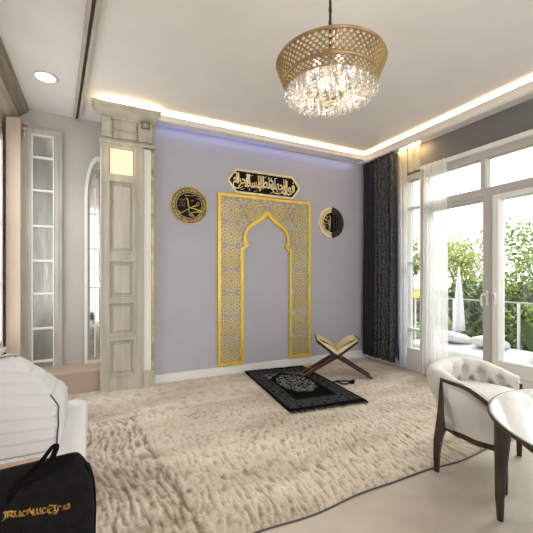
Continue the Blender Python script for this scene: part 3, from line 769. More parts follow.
# ------------------------------------------------------------------ sofa, left
sf = empty('white_sofa', (-.40,2.1,0)); tag(sf, 'white low sofa with a channel-pleated reclining back along the left wall', 'sofa')
def T(x,y): return (x+.40, y-2.1)
bx = MB(); a = T(-.80,1.56); b = T(-.045,2.60)
bx.box((a[0]+.02,a[1]+.02,.05),(b[0]-.02,b[1]-.02,.22),.02).build('base', M['sofa'], sf)
seat = MB(); n = 24
def rrect(x0,y0,x1,y1,r,z,k=5):
    P = []
    for cx,cy,a0 in ((x1-r,y0+r,-PI/2),(x1-r,y1-r,0),(x0+r,y1-r,PI/2),(x0+r,y0+r,PI)):
        for q in range(k+1): P.append((cx+r*cos(a0+PI/2*q/k), cy+r*sin(a0+PI/2*q/k), z))
    return P
seat.loft([rrect(a[0]+i,a[1]+i,b[0]-i,b[1]-i,.05,z) for i,z in ((.03,.20),(.005,.225),(0,.25),(0,.36),(.006,.385),(.025,.398),(.06,.402))],True,True,True)
seat.build('seat_cushion', M['sofa_seat'], sf)
rings = []; NP = 8; NV = NP*9
def wedge(v, k, shrink=0.0, amp=.013):
    xr = -.148-.014*v if v <= .5 else -.155-.205*((v-.5)/.5)**1.25
    xl = -.66+.15*v*v; yf = 1.845+.40*v**1.1; yb = 2.50-.12*v*v
    g = amp*(1-abs(sin(PI*v*NP))**.45)+shrink
    R_ = []
    for x,y,_ in rrect(xl+g,yf+g,xr-g,yb-g,.05,0,6):
        z = .404+.345*v-max(0,x+.40)*.34*v*(1.15-v*.4)+.012*noise.noise((x*6,y*6,v*5))*v+(.010*sin((x+.66)*6) *v)
        R_.append((x+.40+.006*noise.noise((x*9,y*9,v*3)),y-2.1,z))
    return R_
for j in range(NV+1): rings.append(wedge(j/NV, j))
rings.append([(x,y,z+.008) for x,y,z in wedge(1.0,0,.03)]); rings.append([(x,y,z+.012) for x,y,z in wedge(1.0,0,.06)])
bkr = MB().loft(rings,True,True,True).build('pleated_back', M['sofa'], sf)
pp = MB(); SM = [wedge(j/NV,0,-.003,0) for j in range(1,int(NV*.66))]; pp.tube([(r[3][0],r[3][1],r[3][2]) for r in SM], .0035, 6); pp.build('piping', M['piping'], bkr)
for px_ in (-.68,-.14):
    for py_ in (1.68,2.48):
        q = T(px_,py_); MB().lathe([(.018,0),(.025,.06)],(q[0],q[1],0),12).build('leg', M['wood_dark'], sf)
pc = MB(); R_ = []
for j in range(13):
    u = j/12
    R_.append([(-.37+.22*v/8+.02*sin(u*5), 1.665+.14*u, .405+.022*(sin(PI*v/8)**.6)*(sin(PI*u)**.6)+.003*sin(v*1.7+u*6)) for v in range(9)])
pc.loft(R_,False,False,True); pc.loft([[(x,y,.4035) for x,y,z in r] for r in R_],False,False,True)
tag(pc.build('folded_cloth', M['peach_cloth']), 'small peach cloth on the sofa seat behind the black bag', 'cloth')

# ------------------------------------------------------------------ black bag with gold lettering
bg = empty('black_tote_bag', (-.315,1.44,0)); tag(bg, 'black canvas storage bag with gold lettering standing before the sofa', 'bag')
bd_ = MB(); rings = []
for i in range(26):
    z = .004+.540*i/25; u = i/25
    xr = .300-.035*max(0,(u-.80)/.2)**2 + .012*sin(PI*u); xl = -.30-.01*sin(PI*u)
    dep = .082-.018*max(0,(u-.7)/.3)**1.5+.006*sin(PI*u)
    P = rrect(xl,-dep,xr,dep,.035,z,4)
    P = [(x+.005*noise.noise((x*7,y*7,z*7)), y+.008*noise.noise((x*6,z*9,y*3+4))*(1 if abs(x)<.27 else .4), z+(.010*noise.noise((x*5,y*9,1))-.012*abs(x)/.3 if u>.9 else 0)+.045*(x-.2)*u) for x,y,zz in P]
    rings.append(P)
cx0 = [( x*.9, y*.5, z+.006) for x,y,z in rings[-1]]
rings.append(cx0)
bd_.loft(rings,True,True,True); bd_.build('bag_body', M['bag'], bg)
pp = MB(); pp.tube([(rings[i][2][0]-.030+.006,-.076 if False else rings[i][2][1]-.004,rings[i][2][2]) for i in range(0,25)], .005, 6)
pp.tube([(rings[i][4][0]+.003,rings[i][4][1]+.03,rings[i][4][2]) for i in range(0,25)], .005, 6)
pp.build('seam_piping', M['bag_strap'], bg)
hd = MB()
S = spline([(.065,-.068,.470),(.085,-.085,.512),(.115,-.075,.552),(.155,-.05,.580),(.180,-.03,.606),(.192,-.02,.600),(.184,-.03,.576),(.175,-.055,.560)],7)
hd.tube(S, .010, 8, squash=.55)
S = spline([(.10,-.085,.525),(.15,-.080,.553),(.20,-.065,.566),(.25,-.060,.568)],7); hd.tube(S, [.008+.008*sin(PI*i/(len(S)-1))+.004 for i in range(len(S))], 8)
hd.build('handle', M['bag_strap'], bg)
em = MB(); k_ = .197/495.0      # zoom units -> metres; lettering sits on the front face
def L(pts): 
    return [((x-40)*k_+.055, -( (z-125)+ (x-40)*.225 )*k_*1.02+.452+.0) for x,z in pts]
def st(pts, w=.0055, a=35): nib(em, L(pts), w*.72, a, .003, -.0865, 5, .3)
st([(48,122),(50,145),(46,172),(34,186)]); st([(38,124),(62,122)]); st([(62,122),(92,120),(96,138),(70,144)]); st([(70,144),(88,152),(105,164),(112,160)]); st([(64,124),(64,164)],.004)
st([(112,124),(114,150),(126,162),(140,152),(144,128)]); st([(144,122),(146,160),(154,162)]); st([(106,122),(120,122)],.004)
st([(182,126),(168,122),(160,140),(168,158),(184,156),(196,142),(192,126),(182,122)]); st([(200,112),(214,120),(226,140),(240,160)]); st([(214,100),(204,130),(200,150)],.004)
st([(236,112),(238,140),(244,160),(254,156)]); st([(262,108),(262,138),(270,156),(284,146)]); st([(284,106),(286,148),(294,152)],.005)
st([(320,112),(306,108),(298,128),(306,148),(322,142)])
st([(338,128),(368,112),(366,94),(346,92),(336,116),(344,146),(366,150),(378,138)],.007); st([(386,92),(390,130),(404,146),(400,160),(382,156)],.006); st([(378,94),(398,92)],.005); st([(384,150),(398,162)],.006)
st([(410,100),(412,132)]); st([(412,108),(424,98),(430,104)],.005)
st([(446,104),(456,96),(462,106),(462,128),(470,128)]); st([(460,112),(446,114),(444,128),(458,126)],.005)
st([(494,90),(480,86),(478,98),(494,106),(494,120),(478,122)],.0055)
em.build('gold_lettering', M['thread'], bg)

# ================================================================== TABLE AND TUB CHAIR
tb = empty('round_coffee_table', (2.088,.531,0), math.radians(13)); tag(tb, 'round table with white glossy top and dark tapered legs', 'table')
m_ = MB(); m_.lathe([(.05,.5495),(.600,.5495),(.604,.5485),(.604,.540)],(0,0,0),96,caps=True); m_.build('tabletop', M['table_top'], tb)
m_ = MB(); m_.lathe([(.600,.548),(.608,.5503),(.616,.550),(.620,.546),(.620,.536),(.606,.528),(.50,.515),(.10,.515)],(0,0,0),96,caps=False); m_.build('rim', M['wood_dark'], tb)
m_ = MB()
m_.lathe([(.50,.515),(.52,.515),(.52,.46),(.50,.46)],(0,0,0),64,caps=False); m_.build('apron', M['wood_dark'], tb)
base_a = math.atan2(1.013-.531, 1.79-2.088)-math.radians(13)
for k in range(4):
    an = base_a+k*PI/2; d = Vector((cos(an),sin(an),0)); m_ = MB(); R_ = []
    for rr, z, w in ((.555,.516,.075),(.555,.46,.072),(.562,.30,.056),(.568,.12,.040),(.566,.0,.028)):
        c_ = d*rr; t_ = Vector((-d.y,d.x,0)); h = w/2; e = h*.45; Z = Vector((0,0,z))
        R_.append([tuple(c_+d*x+t_*y+Z) for x,y in ((h,-e),(h,e),(e,h),(-e,h),(-h,e),(-h,-e),(-e,-h),(e,-h))])
    m_.loft(R_,True,True,True); m_.build('leg', M['wood_dark'], tb)

CA = math.radians(20)
ch = empty('tub_chair', (2.228,1.410,0), CA); tag(ch, 'cream button-tufted tub chair with dark wood arms beside round table', 'chair')
A_, B_ = .33, .25
def plan(u, off=0.0):        # u 0..1 from left arm front round the back to the right arm front
    straight = .20; 
    if u < straight: t = u/straight; return (-A_+off, -.19+.19*t)
    if u > 1-straight: t = (1-u)/straight; return (A_-off, -.19+.19*t)
    th = PI-(u-straight)/(1-2*straight)*PI
    cx, sy = cos(th), sin(th); pw = 2/2.6
    return ((A_-off)*math.copysign(abs(cx)**pw,cx), (B_-off)*abs(sy)**pw)
def topz(u):
    d = abs(u-.5)*2          # 0 back centre .. 1 arm front
    k = max(0,min(1,(d-.38)/.62)); k = k*k*(3-2*k)
    return .615-.125*k-.02*max(0,(d-.8)/.2)+(.055*k if u > .5 else 0)
backness = lambda u: max(0,1-max(0,abs(u-.5)*2-.30)/.45)
taper = lambda u: .065*min(1,backness(u)*1.6)
NU = 120; rings = []
def tuft(u, w):              # w 0 seat level .. 1 top
    cols = 9; fu = u*cols; d = 0
    vert = abs(sin(PI*fu))
    h = .55+.45*vert**.6
    for row, ph in ((.72,.0),(.30,.5)):
        q = (fu+ph) % 1.0; q = min(q,1-q)/cols*1.15; d = max(d, math.exp(-((q/.022)**2+((w-row)/.16)**2)))
    return h*(1-1.25*d)
for i in range(NU+1):
    u = i/NU; T_ = topz(u); R_ = []
    thick = .026+.060*(1-max(0,min(1,(abs(u-.5)*2-.40)/.5))*(1 if u < .5 else .25))
    tp = taper(u); R_.append((*plan(u,.012+tp),.262)); R_.append((*plan(u,tp),.285)); R_.append((*plan(u,-.004+tp*.55),.40)); bk_ = backness(u); o_ = -.008-.008*bk_; R_.append((*plan(u,o_*.8),T_-.12)); R_.append((*plan(u,o_),T_-.045)); R_.append((*plan(u,o_*.6),T_-.014)); R_.append((*plan(u,min(.020,thick*.35)),T_)); R_.append((*plan(u,thick*.7),T_-.006))
    for k in range(9):
        w = 1-k/8; z = .40+(T_-.028-.40)*w
        R_.append((*plan(u,thick*(.66+.50*tuft(u,w))),z))
    R_.append((*plan(u,thick),.30))
    rings.append(R_)
sh = MB(); sh.loft(rings,False,False,True)
for r in (rings[0],rings[-1]): sh.add(r,[tuple(range(len(r)))])
shell = sh.build('tufted_back', M['uphol'], ch)
for c_ in range(2,8):
    for row, ph in ((.72,.0),(.30,.5)):
        u = (c_-ph)/9; T_ = topz(u); th = .026+.060*(1-max(0,min(1,(abs(u-.5)*2-.40)/.5))*(1 if u < .5 else .25))
        p_ = plan(u,th*(.80)); z = .40+(T_-.028-.40)*row
        MB().sphere((p_[0],p_[1],z),.009,8,5).build('tuft_button', M['uphol'], shell)
# outer side panels in pale grey (slightly proud of the shell)
for s0,s1 in ((.015,.235),(.765,.985)):
    m_ = MB(); R_ = []
    for i in range(31):
        u = s0+(s1-s0)*i/30; T_ = topz(u)
        o_ = -.008-.008*backness(u); tp = taper(u); zt = T_-.122; R_.append([(*plan(u,-.004+tp),.272),(*plan(u,-.005+tp),.288),(*plan(u,-.009+tp*.55),.40),(*plan(u,o_*.8-.005),max(zt,.402)),(*plan(u,o_-.005),T_-.05)])
    m_.loft(R_,False,False,True); m_.build('side_panel', M['uphol_grey'], ch)
seat = MB()
def sup(sx,sy,oy,z,n=40,p=2.8): return [(sx*math.copysign(abs(cos(2*PI*k/n))**(2/p),cos(2*PI*k/n)), oy+sy*math.copysign(abs(sin(2*PI*k/n))**(2/p),sin(2*PI*k/n)), z) for k in range(n)]
seat.loft([sup(.225,.205,-.035,.33),sup(.262,.225,-.035,.35),sup(.265,.228,-.035,.42),sup(.255,.22,-.035,.452),sup(.20,.19,-.035,.470),sup(.12,.11,-.035,.478),sup(.03,.03,-.035,.480)],True,True,True)
seat.build('seat_cushion', M['uphol'], ch)
m_ = MB(); m_.loft([sup(.285,.225,-.03,.265),sup(.285,.225,-.03,.34)],True,True,True); m_.build('seat_base', M['uphol_grey'], ch)
# wooden rail at the foot of the shell
rl = [(*plan(k/60,.004+taper(k/60)),.255) for k in range(61)]
m_ = MB(); m_.loft([[(x*1.0+dx*(1 if x>0 else -1)*0+0, y, z+dz) if False else (x*(1+dx), y*(1+dx), z+dz) for dx,dz in ((-.05,-.012),(.045,-.012),(.045,.012),(-.05,.012))] for x,y,z in rl],True,True,False)
m_.bar((-.325,-.19,.252),(.325,-.19,.252),.03,.03); m_.build('seat_rail', M['wood_dark'], ch)
# wooden arms: from the back posts down to the arm fronts, then a post to the rail
for sg in (-1,1):
    m_ = MB(); us = [.268-.263*k/20 for k in range(21)]; R_ = []
    for k,u in enumerate(us):
        uu = u if sg < 0 else 1-u; x,y = plan(uu,-.016); z = topz(uu)-.030+.034*min(1,k/9)-(.05 if sg > 0 else 0)
        hh = .009+.009*(k/20); wi = (.012+.022*min(1,k/12)) if sg < 0 else .008; R_.append([(x-sg*wi,y,z-hh),(x+sg*.008,y,z-hh),(x+sg*.008,y,z+hh),(x-sg*wi,y,z+hh)])
    m_.loft(R_,True,True,False)
    x,y = plan(0.004,-.012); z = topz(0)-.01 if sg < 0 else topz(1)-.05
    m_.loft([[(sg*abs(x)-sg*.012+dx,-.185+dy,zz) for dx,dy in ((-.015,-.02),(.015,-.02),(.015,.02),(-.015,.02))] for zz in (.245,z)],True,True,False)
    m_.build('wooden_arm', M['wood_dark'], ch)
feet = [(-.305,.145,-.322,.12),(.275,.165,.30,.16),(.275,-.195,.31,-.18),(-.28,-.20,-.31,-.18)]
for i,(fx,fy,tx,ty) in enumerate(feet):
    m_ = MB(); R_ = []
    pts = [(fx,fy,.0,.013),(fx*.96+tx*.04,fy,.10,.016),(fx*.6+tx*.4,fy*.6+ty*.4,.20,.021),(tx,ty,.26,.025)]
    if i < 2: pts += [(tx*1.02,ty*.97,.38,.015),(tx*1.025,ty*.94,.50,.011),(tx*1.0,ty*.94,.565,.008)]
    for x,y,z,w in pts: R_.append([(x-w,y-w,z),(x+w,y-w,z),(x+w,y+w,z),(x-w,y+w,z)])
    m_.loft(R_,True,True,False); m_.build('leg', M['wood_dark'], ch)

# ================================================================== CHANDELIER AND DOWNLIGHT
CX, CY = 1.220, 1.627
cd = empty('chandelier', (CX,CY,2.43)); cd.scale = (.95,.95,.95); tag(cd, 'tiered brass basket chandelier hung with crystal drops from the ceiling', 'chandelier')
def lattice(r0,z0,r1,z1,n,rows,thr):
    m = MB()
    P = lambda i,j: ((r0+(r1-r0)*j/rows)*cos(2*PI*(i+.5*(j%2))/n), (r0+(r1-r0)*j/rows)*sin(2*PI*(i+.5*(j%2))/n), z0+(z1-z0)*j/rows)
    for j in range(rows):
        for i in range(n):
            a = P(i,j)
            for q in ((P(i,j+1),P(i-1,j+1)) if j%2==0 else (P(i,j+1),P(i+1,j+1))): m.tube([a,q],thr,4,smooth=True)
            if j: 
                m.tube([(a[0],a[1],a[2]-thr*1.2),(a[0],a[1],a[2]+thr*1.2)],thr*1.7,6)
    return m
lattice(.322,.0,.282,-.103,54,7,.0050).build('pierced_band', M['brass'], cd)
lattice(.276,-.108,.268,-.158,52,4,.0042).build('pierced_band', M['brass'], cd)
def ringtube(r,z,t,n=64): return MB().tube([(r*cos(2*PI*k/n),r*sin(2*PI*k/n),z) for k in range(n)],t,8,closed=True)
ringtube(.324,.0,.0085).build('rim', M['brass'], cd); ringtube(.281,-.105,.009).build('rim', M['brass'], cd); ringtube(.268,-.160,.0045).build('rim', M['brass'], cd)
m_ = MB()
for k in range(6):
    a = k*PI/3; m_.tube([(.0,.0,.10),(.10*cos(a),.10*sin(a),.05),(.322*cos(a),.322*sin(a),.0)],.004,6)
m_.tube([(0,0,.10),(0,0,-.06)],.012,10)
for k in range(6):
    a = k*PI/3+.3; m_.tube(spline([(0,0,-.05),(.06*cos(a),.06*sin(a),-.09),(.12*cos(a),.12*sin(a),-.115),(.13*cos(a),.13*sin(a),-.098)],5),.005,6)
m_.build('hanging_frame', M['brass'], cd)
m_ = MB(); m_.tube([(0,0,.10),(0,0,.595)],.008,8)
for k in range(11): m_.tube([(.013*cos(q*PI/4)*(1 if k%2 else .5),.013*cos(q*PI/4)*(.5 if k%2 else 1),.13+.04*k+.022*sin(q*PI/4)) for q in range(8)],.0045,6,closed=True)
m_.lathe([(.012,.51),(.06,.585),(.062,.599)],(0,0,0),24); m_.build('chain', M['chain'], cd)
for k in range(6):
    a = k*PI/3+.3; b_ = MB(); b_.lathe([(.010,-.055),(.013,-.04),(.022,-.015),(.020,.01),(.006,.035)],(.13*cos(a),.13*sin(a),-.045),10); b_.build('bulb', M['bulb'], cd)
def strand(n_beads, drop):
    m = MB(); z = 0
    for k in range(n_beads):
        m.lathe([(.0008,0),(.0085,-.009),(.0085,-.012),(.0008,-.021)],(0,0,z),6,smooth=False); z -= .0225
    m.lathe([(.001,0),(.0105,-.012),(.0125,-.021),(.006,-.034),(.001,-drop)],(0,0,z),6,smooth=False)
    return m
protos = {}
for r,n,z,nb in ((.268,32,-.158,0),(.245,26,-.148,1),(.205,18,-.140,2),(.160,12,-.155,2),(.105,8,-.172,2),(.05,4,-.195,2)):
    for k in range(n):
        a = 2*PI*(k+.37*r*10)/n; key = nb
        if key not in protos: protos[key] = o = strand(nb,.04).build('crystal_strand', M['crystal'], cd)
        else: o = protos[key].copy(); COL.objects.link(o); o.parent = cd
        o.location = (r*cos(a),r*sin(a),z+random.uniform(-.006,.006)); o.rotation_euler = (0,0,a)
strs = [c for c in cd.children if c.name.startswith('crystal_strand')]
m_ = MB()
for r,n,z in ((.268,44,-.150),(.257,40,-.150),(.225,36,-.158),(.185,28,-.178),(.132,18,-.196),(.078,10,-.212)):
    for k in range(n):
        a = 2*PI*(k+.5)/n; zz = z+random.uniform(-.012,.01)
        for q in (0,.024): m_.lathe([(.001,0),(.010,-.010),(.011,-.016),(.001,-.032)],(r*cos(a),r*sin(a),zz-q*(r<.26)),6,smooth=False)
o = m_.build('small_crystals', M['crystal'], cd); o['kind'] = 'stuff'
# the upper stubs that tie the inner tiers to the ring
m_ = MB()
for r,z in ((.245,-.148),(.205,-.140),(.160,-.155),(.105,-.172),(.05,-.195)): m_.tube([(r*cos(2*PI*k/40),r*sin(2*PI*k/40),z+.002) for k in range(40)],.0025,5,closed=True)
for k in range(8):
    a = k*PI/4; m_.tube([(.268*cos(a),.268*sin(a),-.158),(.245*cos(a),.245*sin(a),-.148),(.205*cos(a),.205*sin(a),-.14),(.16*cos(a),.16*sin(a),-.155),(.105*cos(a),.105*sin(a),-.172),(.05*cos(a),.05*sin(a),-.195)],.002,4)
m_.build('tier_frame', M['brass'], cd)

dl = empty('downlight', (-.40,3.66,H)); tag(dl, 'small recessed bright downlight in the ceiling at left', 'ceiling light')
m_ = MB(); m_.lathe([(.075,-.001),(.095,-.003),(.10,-.010),(.092,-.014),(.076,-.008)],(0,0,0),32,caps=False); m_.build('trim_ring', M['white'], dl)
MB().lathe([(.001,-.006),(.076,-.006),(.076,-.003)],(0,0,0),32).build('lens', M['downlight'], dl)

# ================================================================== WINDOW SIDE
w2 = struct(empty('window_2', (XR,0,0)))
fr = MB()
fx0, fx1 = -.03, .07
fr.box((fx0,.1,2.44),(fx1,3.24,2.52),.006)                                  # head
fr.box((fx0,.1,2.04),(fx1,3.0,2.13),.008)                                    # transom bar
fr.box((fx0,2.205,2.12),(fx1,2.262,2.45),.006)                               # transom mullion
fr.box((fx0,.88,2.12),(fx1,.94,2.45),.006)
fr.box((fx0,2.93,.0),(fx1,3.0,2.45),.006)                                    # post by the sidelight
fr.box((fx0,2.128,.0),(fx1,2.235,2.06),.008)                                 # centre post
fr.box((fx0,.1,.0),(fx1,.17,2.45),.006)
fr.build('window_frame', M['pvc_grey'], w2)
lf = MB()
lf.box((fx0-.02,2.062,.22),(fx1-.01,2.13,2.04),.008).box((fx0-.02,1.02,.22),(fx1-.01,1.09,2.04),.008).box((fx0-.02,1.03,.22),(fx1-.01,2.12,.365),.008).box((fx0-.02,1.03,1.98),(fx1-.01,2.12,2.04),.008)
lf.box((fx0,.17,.0),(fx1,1.03,.22)).box((fx0,1.03,0),(fx1,2.13,.22),.004)
lf.build('right_leaf', M['pvc'], w2)
lf = MB()
lf.box((fx0,2.89,.2),(fx1,2.94,2.04),.008).box((fx0,2.23,.0),(fx1,2.94,.255),.008).box((fx0,2.23,2.0),(fx1,2.94,2.045),.006)
lf.build('left_leaf', M['pvc_grey'], w2)
sl = MB()
sl.box((fx0,3.205,0),(fx1,3.24,2.45),.004).box((fx0,2.99,0),(fx1,3.02,2.45),.004)
for z in (2.09,1.378,.524): sl.box((fx0,3.0,z-.013),(fx1,3.22,z+.013),.004)
sl.box((fx0,2.99,0),(fx1,3.24,.28),.006); sl.build('sidelight', M['pvc'], w2)
for a,b in (((.02,2.235,.25),(.026,2.90,2.01)),((.02,1.08,.36),(.026,2.07,1.99)),((.02,.17,.2),(.026,1.03,2.05)),((.02,2.26,2.12),(.026,2.94,2.45)),((.02,.93,2.12),(.026,2.21,2.45)),((.02,3.01,.27),(.026,3.21,2.45))):
    MB().box(a,b).build('pane', M['glass'], w2)
for yy, zz, s_ in ((2.185,1.0,1),(2.096,1.02,-1)):
    h = MB(); x_ = fx0-(.0 if s_ > 0 else .02)
    h.box((x_-.012,yy-.016,zz-.10),(x_,yy+.016,zz+.06),.006); h.tube(spline([(x_-.01,yy,zz+.02),(x_-.05,yy,zz+.02),(x_-.058,yy+s_*.02,zz+.015),(x_-.055,yy+s_*.03,zz-.03),(x_-.052,yy+s_*.025,zz-.10)],5),.011,8)
    h.build('handle', M['pvc'], w2)
bc = MB(); bc.box((XR-.07,.1,2.515),(XR,2.985,2.565),.008)
tag(bc.build('roller_blind_cassette', M['white']), 'slim white roller blind casing above the window', 'blind')

def drape(xc, y0, y1, z0, z1, amp, waves, topn=1.0, seed=0, ny=90, nz=24, flare=0.0, hem=None):
    m = MB(); g = []
    for k in range(nz+1):
        v = k/nz; z = z0+(z1-z0)*v; row = []
        for i in range(ny+1):
            u = i/ny; y = y0+(y1-y0)*u
            y += flare*(1-v)*(u-.5)
            a = amp*(1-.35*v)*(.75+.5*noise.noise((u*3,seed,0)))
            ph = waves*2*PI*u+.9*noise.noise((u*4,v*1.2,seed+3))
            x = xc+a*sin(ph)+.35*a*sin(2.3*ph+seed)+.01*noise.noise((u*5,v*3,seed))
            zz = z if k else z+.018*noise.noise((u*6,seed,2))
            row.append((x,y,zz))
        g.append(row)
    m.loft(g,False,False,True); return m
cu = empty('charcoal_curtain', (3.52,3.6,0)); tag(cu, 'charcoal flecked floor-length curtain gathered in the room corner', 'curtain')
dk = drape(0.01,-.285,.07,.075,zc0-.03,.024,5,seed=1,flare=.0); o = dk.build('flecked_panel', M['curtain'], cu)
so = o.modifiers.new('thickness','SOLIDIFY'); so.thickness = .006
dk = drape(.04,.05,.33,.06,zc0-.03,.024,3.5,seed=4,flare=.03); o = dk.build('plain_panel', M['curtain_plain'], cu)
so = o.modifiers.new('thickness','SOLIDIFY'); so.thickness = .006
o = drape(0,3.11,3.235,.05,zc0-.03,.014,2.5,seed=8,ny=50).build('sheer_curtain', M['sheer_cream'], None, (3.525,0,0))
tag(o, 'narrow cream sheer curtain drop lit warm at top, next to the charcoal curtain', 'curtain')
o = drape(0,3.235,3.30,.10,zc0-.05,.008,1.5,seed=9,ny=30).build('sheer_curtain', M['sheer_blue_glow'], None, (3.57,0,0))
tag(o, 'thin strip of sheer with painted blue LED glow just behind the charcoal curtain edge', 'curtain')
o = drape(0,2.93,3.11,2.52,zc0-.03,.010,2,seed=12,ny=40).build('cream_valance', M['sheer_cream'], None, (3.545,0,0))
tag(o, 'short cream valance lit gold, hanging above the narrow side window', 'valance')
o = drape(0,2.59,2.892,.03,2.55,.020,6,seed=15,flare=.05).build('sheer_curtain', M['sheer_white'], None, (3.56,0,0))
tag(o, 'white sheer curtain hanging between narrow side window and glazed doors', 'curtain')

# ================================================================== OUTSIDE
struct(MB().box((XR+.12,-8,-.12),(5.6,14,-.06)).build('patio', M['deck']))
struct(MB().box((5.6,-14,-.30),(26,26,-.20)).build('lawn', M['lawn']))
rail = empty('glass_balustrade', (5.3,3,-.06)); tag(rail, 'glass balustrade with white posts at the patio edge', 'railing')
m_ = MB(); m_.box((-.015,-4.5,.89),(.015,5.5,.908),.004); m_.build('handrail', M['pvc_grey'], rail)
m_ = MB(); m_.box((-.02,-4.5,.0),(.02,5.5,.06),.006); m_.build('bottom_rail', M['pvc'], rail)
for y in (-4.4,-3.3,-2.2,-1.1,-.25,.72,1.9,3.1,4.3,5.4): MB().box((-.015,y-.018,.0),(.015,y+.018,.90),.004).build('post', M['pvc'], rail)
gl = MB(); gl.box((-.005,-4.4,.08),(.005,5.4,.87)); gl.build('glass_panel', M['glass'], rail)
# daybed with white cushions
db = empty('daybed', (4.55,3.0,-.06), .1); tag(db, 'low white outdoor daybed with loose cushions on the patio', 'daybed')
MB().box((-.40,-.75,.04),(.40,.75,.18),.03).build('base', M['deck'], db)
m_ = MB(); m_.loft([rrect(-.40+i,-.74+i,.40-i,.74-i,.08,z) for i,z in ((.02,.18),(0,.20),(0,.27),(.02,.30),(.07,.315))],True,True,True); m_.build('mattress', M['sofa_seat'], db)
for y,a in ((-.25,.25),(.25,-.2)):
    m_ = MB(); m_.loft([rrect(-.24+i,-.20+i,.24-i,.20-i,.07,z) for i,z in ((.10,.0),(.02,.03),(.0,.07),(.02,.11),(.10,.145))],True,True,True,Matrix.Translation((.08,y,.32)) @ Matrix.Rotation(a,4,'Z') @ Matrix.Rotation(.25,4,'Y'))
    m_.build('cushion', M['uphol_grey'], db)
# folded parasol
pa = empty('folded_parasol', (5.10,3.50,-.06)); tag(pa, 'folded white parasol standing on the patio by the daybed', 'parasol')
MB().lathe([(.13,0),(.13,.04),(.03,.06)],(0,0,0),20).build('base', M['pvc'], pa)
MB().tube([(0,0,.05),(0,0,1.42)],.014,8).build('pole', M['pvc'], pa)
m_ = MB(); R_ = []
for z,r in ((.42,.07),(.55,.066),(.85,.05),(1.15,.03),(1.32,.012)): R_.append([(r*(1+.28*cos(6*t))*cos(t),r*(1+.28*cos(6*t))*sin(t),z) for t in [2*PI*k/36 for k in range(36)]])
m_.loft(R_,True,True,True); m_.build('canopy', M['sofa_seat'], pa)
# lantern
ln = empty('garden_lantern', (4.75,4.02,-.06)); tag(ln, 'small amber lantern on a post beyond the narrow side window', 'lantern')
MB().tube([(0,0,0),(0,0,.93)],.012,8).build('post', M['pvc'], ln)
m_ = MB(); m_.lathe([(.05,.92),(.075,.94),(.085,1.02),(.06,1.05)],(0,0,0),12); m_.build('lamp_glass', M['amber'], ln)
m_ = MB(); m_.lathe([(.10,1.045),(.09,1.07),(.05,1.13),(.02,1.15)],(0,0,0),12); m_.build('cap', M['pvc'], ln)
# white planter with flowering plant
pt_ = empty('potted_plant', (4.75,2.07,-.06)); tag(pt_, 'white pot with small leafy plant on the patio by the railing', 'potted plant')
MB().lathe([(.09,0),(.13,.28),(.14,.30),(.12,.30),(.11,.27)],(0,0,.16),20).lathe([(.15,0),(.15,.16)],(0,0,0),20).build('pot', M['pvc'], pt_)
def leaves(mb, n, fn, size, up=.2):
    for _ in range(n):
        c_, outw = fn(); c_ = Vector(c_); d = (Vector(outw)*.6+Vector((random.gauss(0,1),random.gauss(0,1),random.gauss(up,1)))).normalized()
        s_ = d.cross(Vector((random.gauss(0,1),random.gauss(0,1),random.gauss(0,1))));
        if s_.length < 1e-4: continue
        s_.normalize(); L_ = size*random.uniform(.6,1.4); w = L_*.28; nn = d.cross(s_)
        mb.add([tuple(c_),tuple(c_+d*L_*.5+s_*w+nn*w*.3),tuple(c_+d*L_),tuple(c_+d*L_*.5-s_*w+nn*w*.3)],[(0,1,2,3)])
def blob(c, r):
    def fn():
        d = Vector((random.gauss(0,1),random.gauss(0,1),random.gauss(0,1))).normalized(); k = random.random()**.4
        return (Vector(c)+Vector((d.x*r[0],d.y*r[1],d.z*r[2]))*k, d)
    return fn
m_ = MB(); leaves(m_, 130, blob((0,0,.62),(.14,.14,.18)), .08); m_.build('foliage', M['leaf_b'], pt_)
def tree(name, label, x, y, h, blobs, n, size, mt, z0=-.25, cat='tree', grp='garden greenery'):
    t = empty(name, (x,y,z0)); tag(t, label, cat, grp)
    tr = MB(); tr.tube(spline([(0,0,0),(.03,.02,h*.3),(-.02,.04,h*.55),(.02,0,h*.8)],5),[.07-.05*k/15 for k in range(16)],8)
    for (bx_,by_,bz_),_r in blobs[:6]: tr.tube([(0,.02,h*.35),(bx_*.5,by_*.5,h*.35+(bz_-h*.35)*.6),(bx_,by_,bz_)],[.03,.02,.008],6)
    tr.build('trunk', M['bark'], t)
    f_ = MB(); w_ = [r[0]*r[1]*r[2] for _,r in blobs]; tot = sum(w_)
    for (c_,r),ww in zip(blobs,w_): leaves(f_, int(n*ww/tot), blob(c_,r), size)
    f_.build('foliage', mt, t); return t
def rb(n, R, zlo, zhi, r):
    return [((random.uniform(-R,R),random.uniform(-R,R),random.uniform(zlo,zhi)),(r*random.uniform(.7,1.2),)*2+(r*random.uniform(.6,1.0),)) for _ in range(n)]
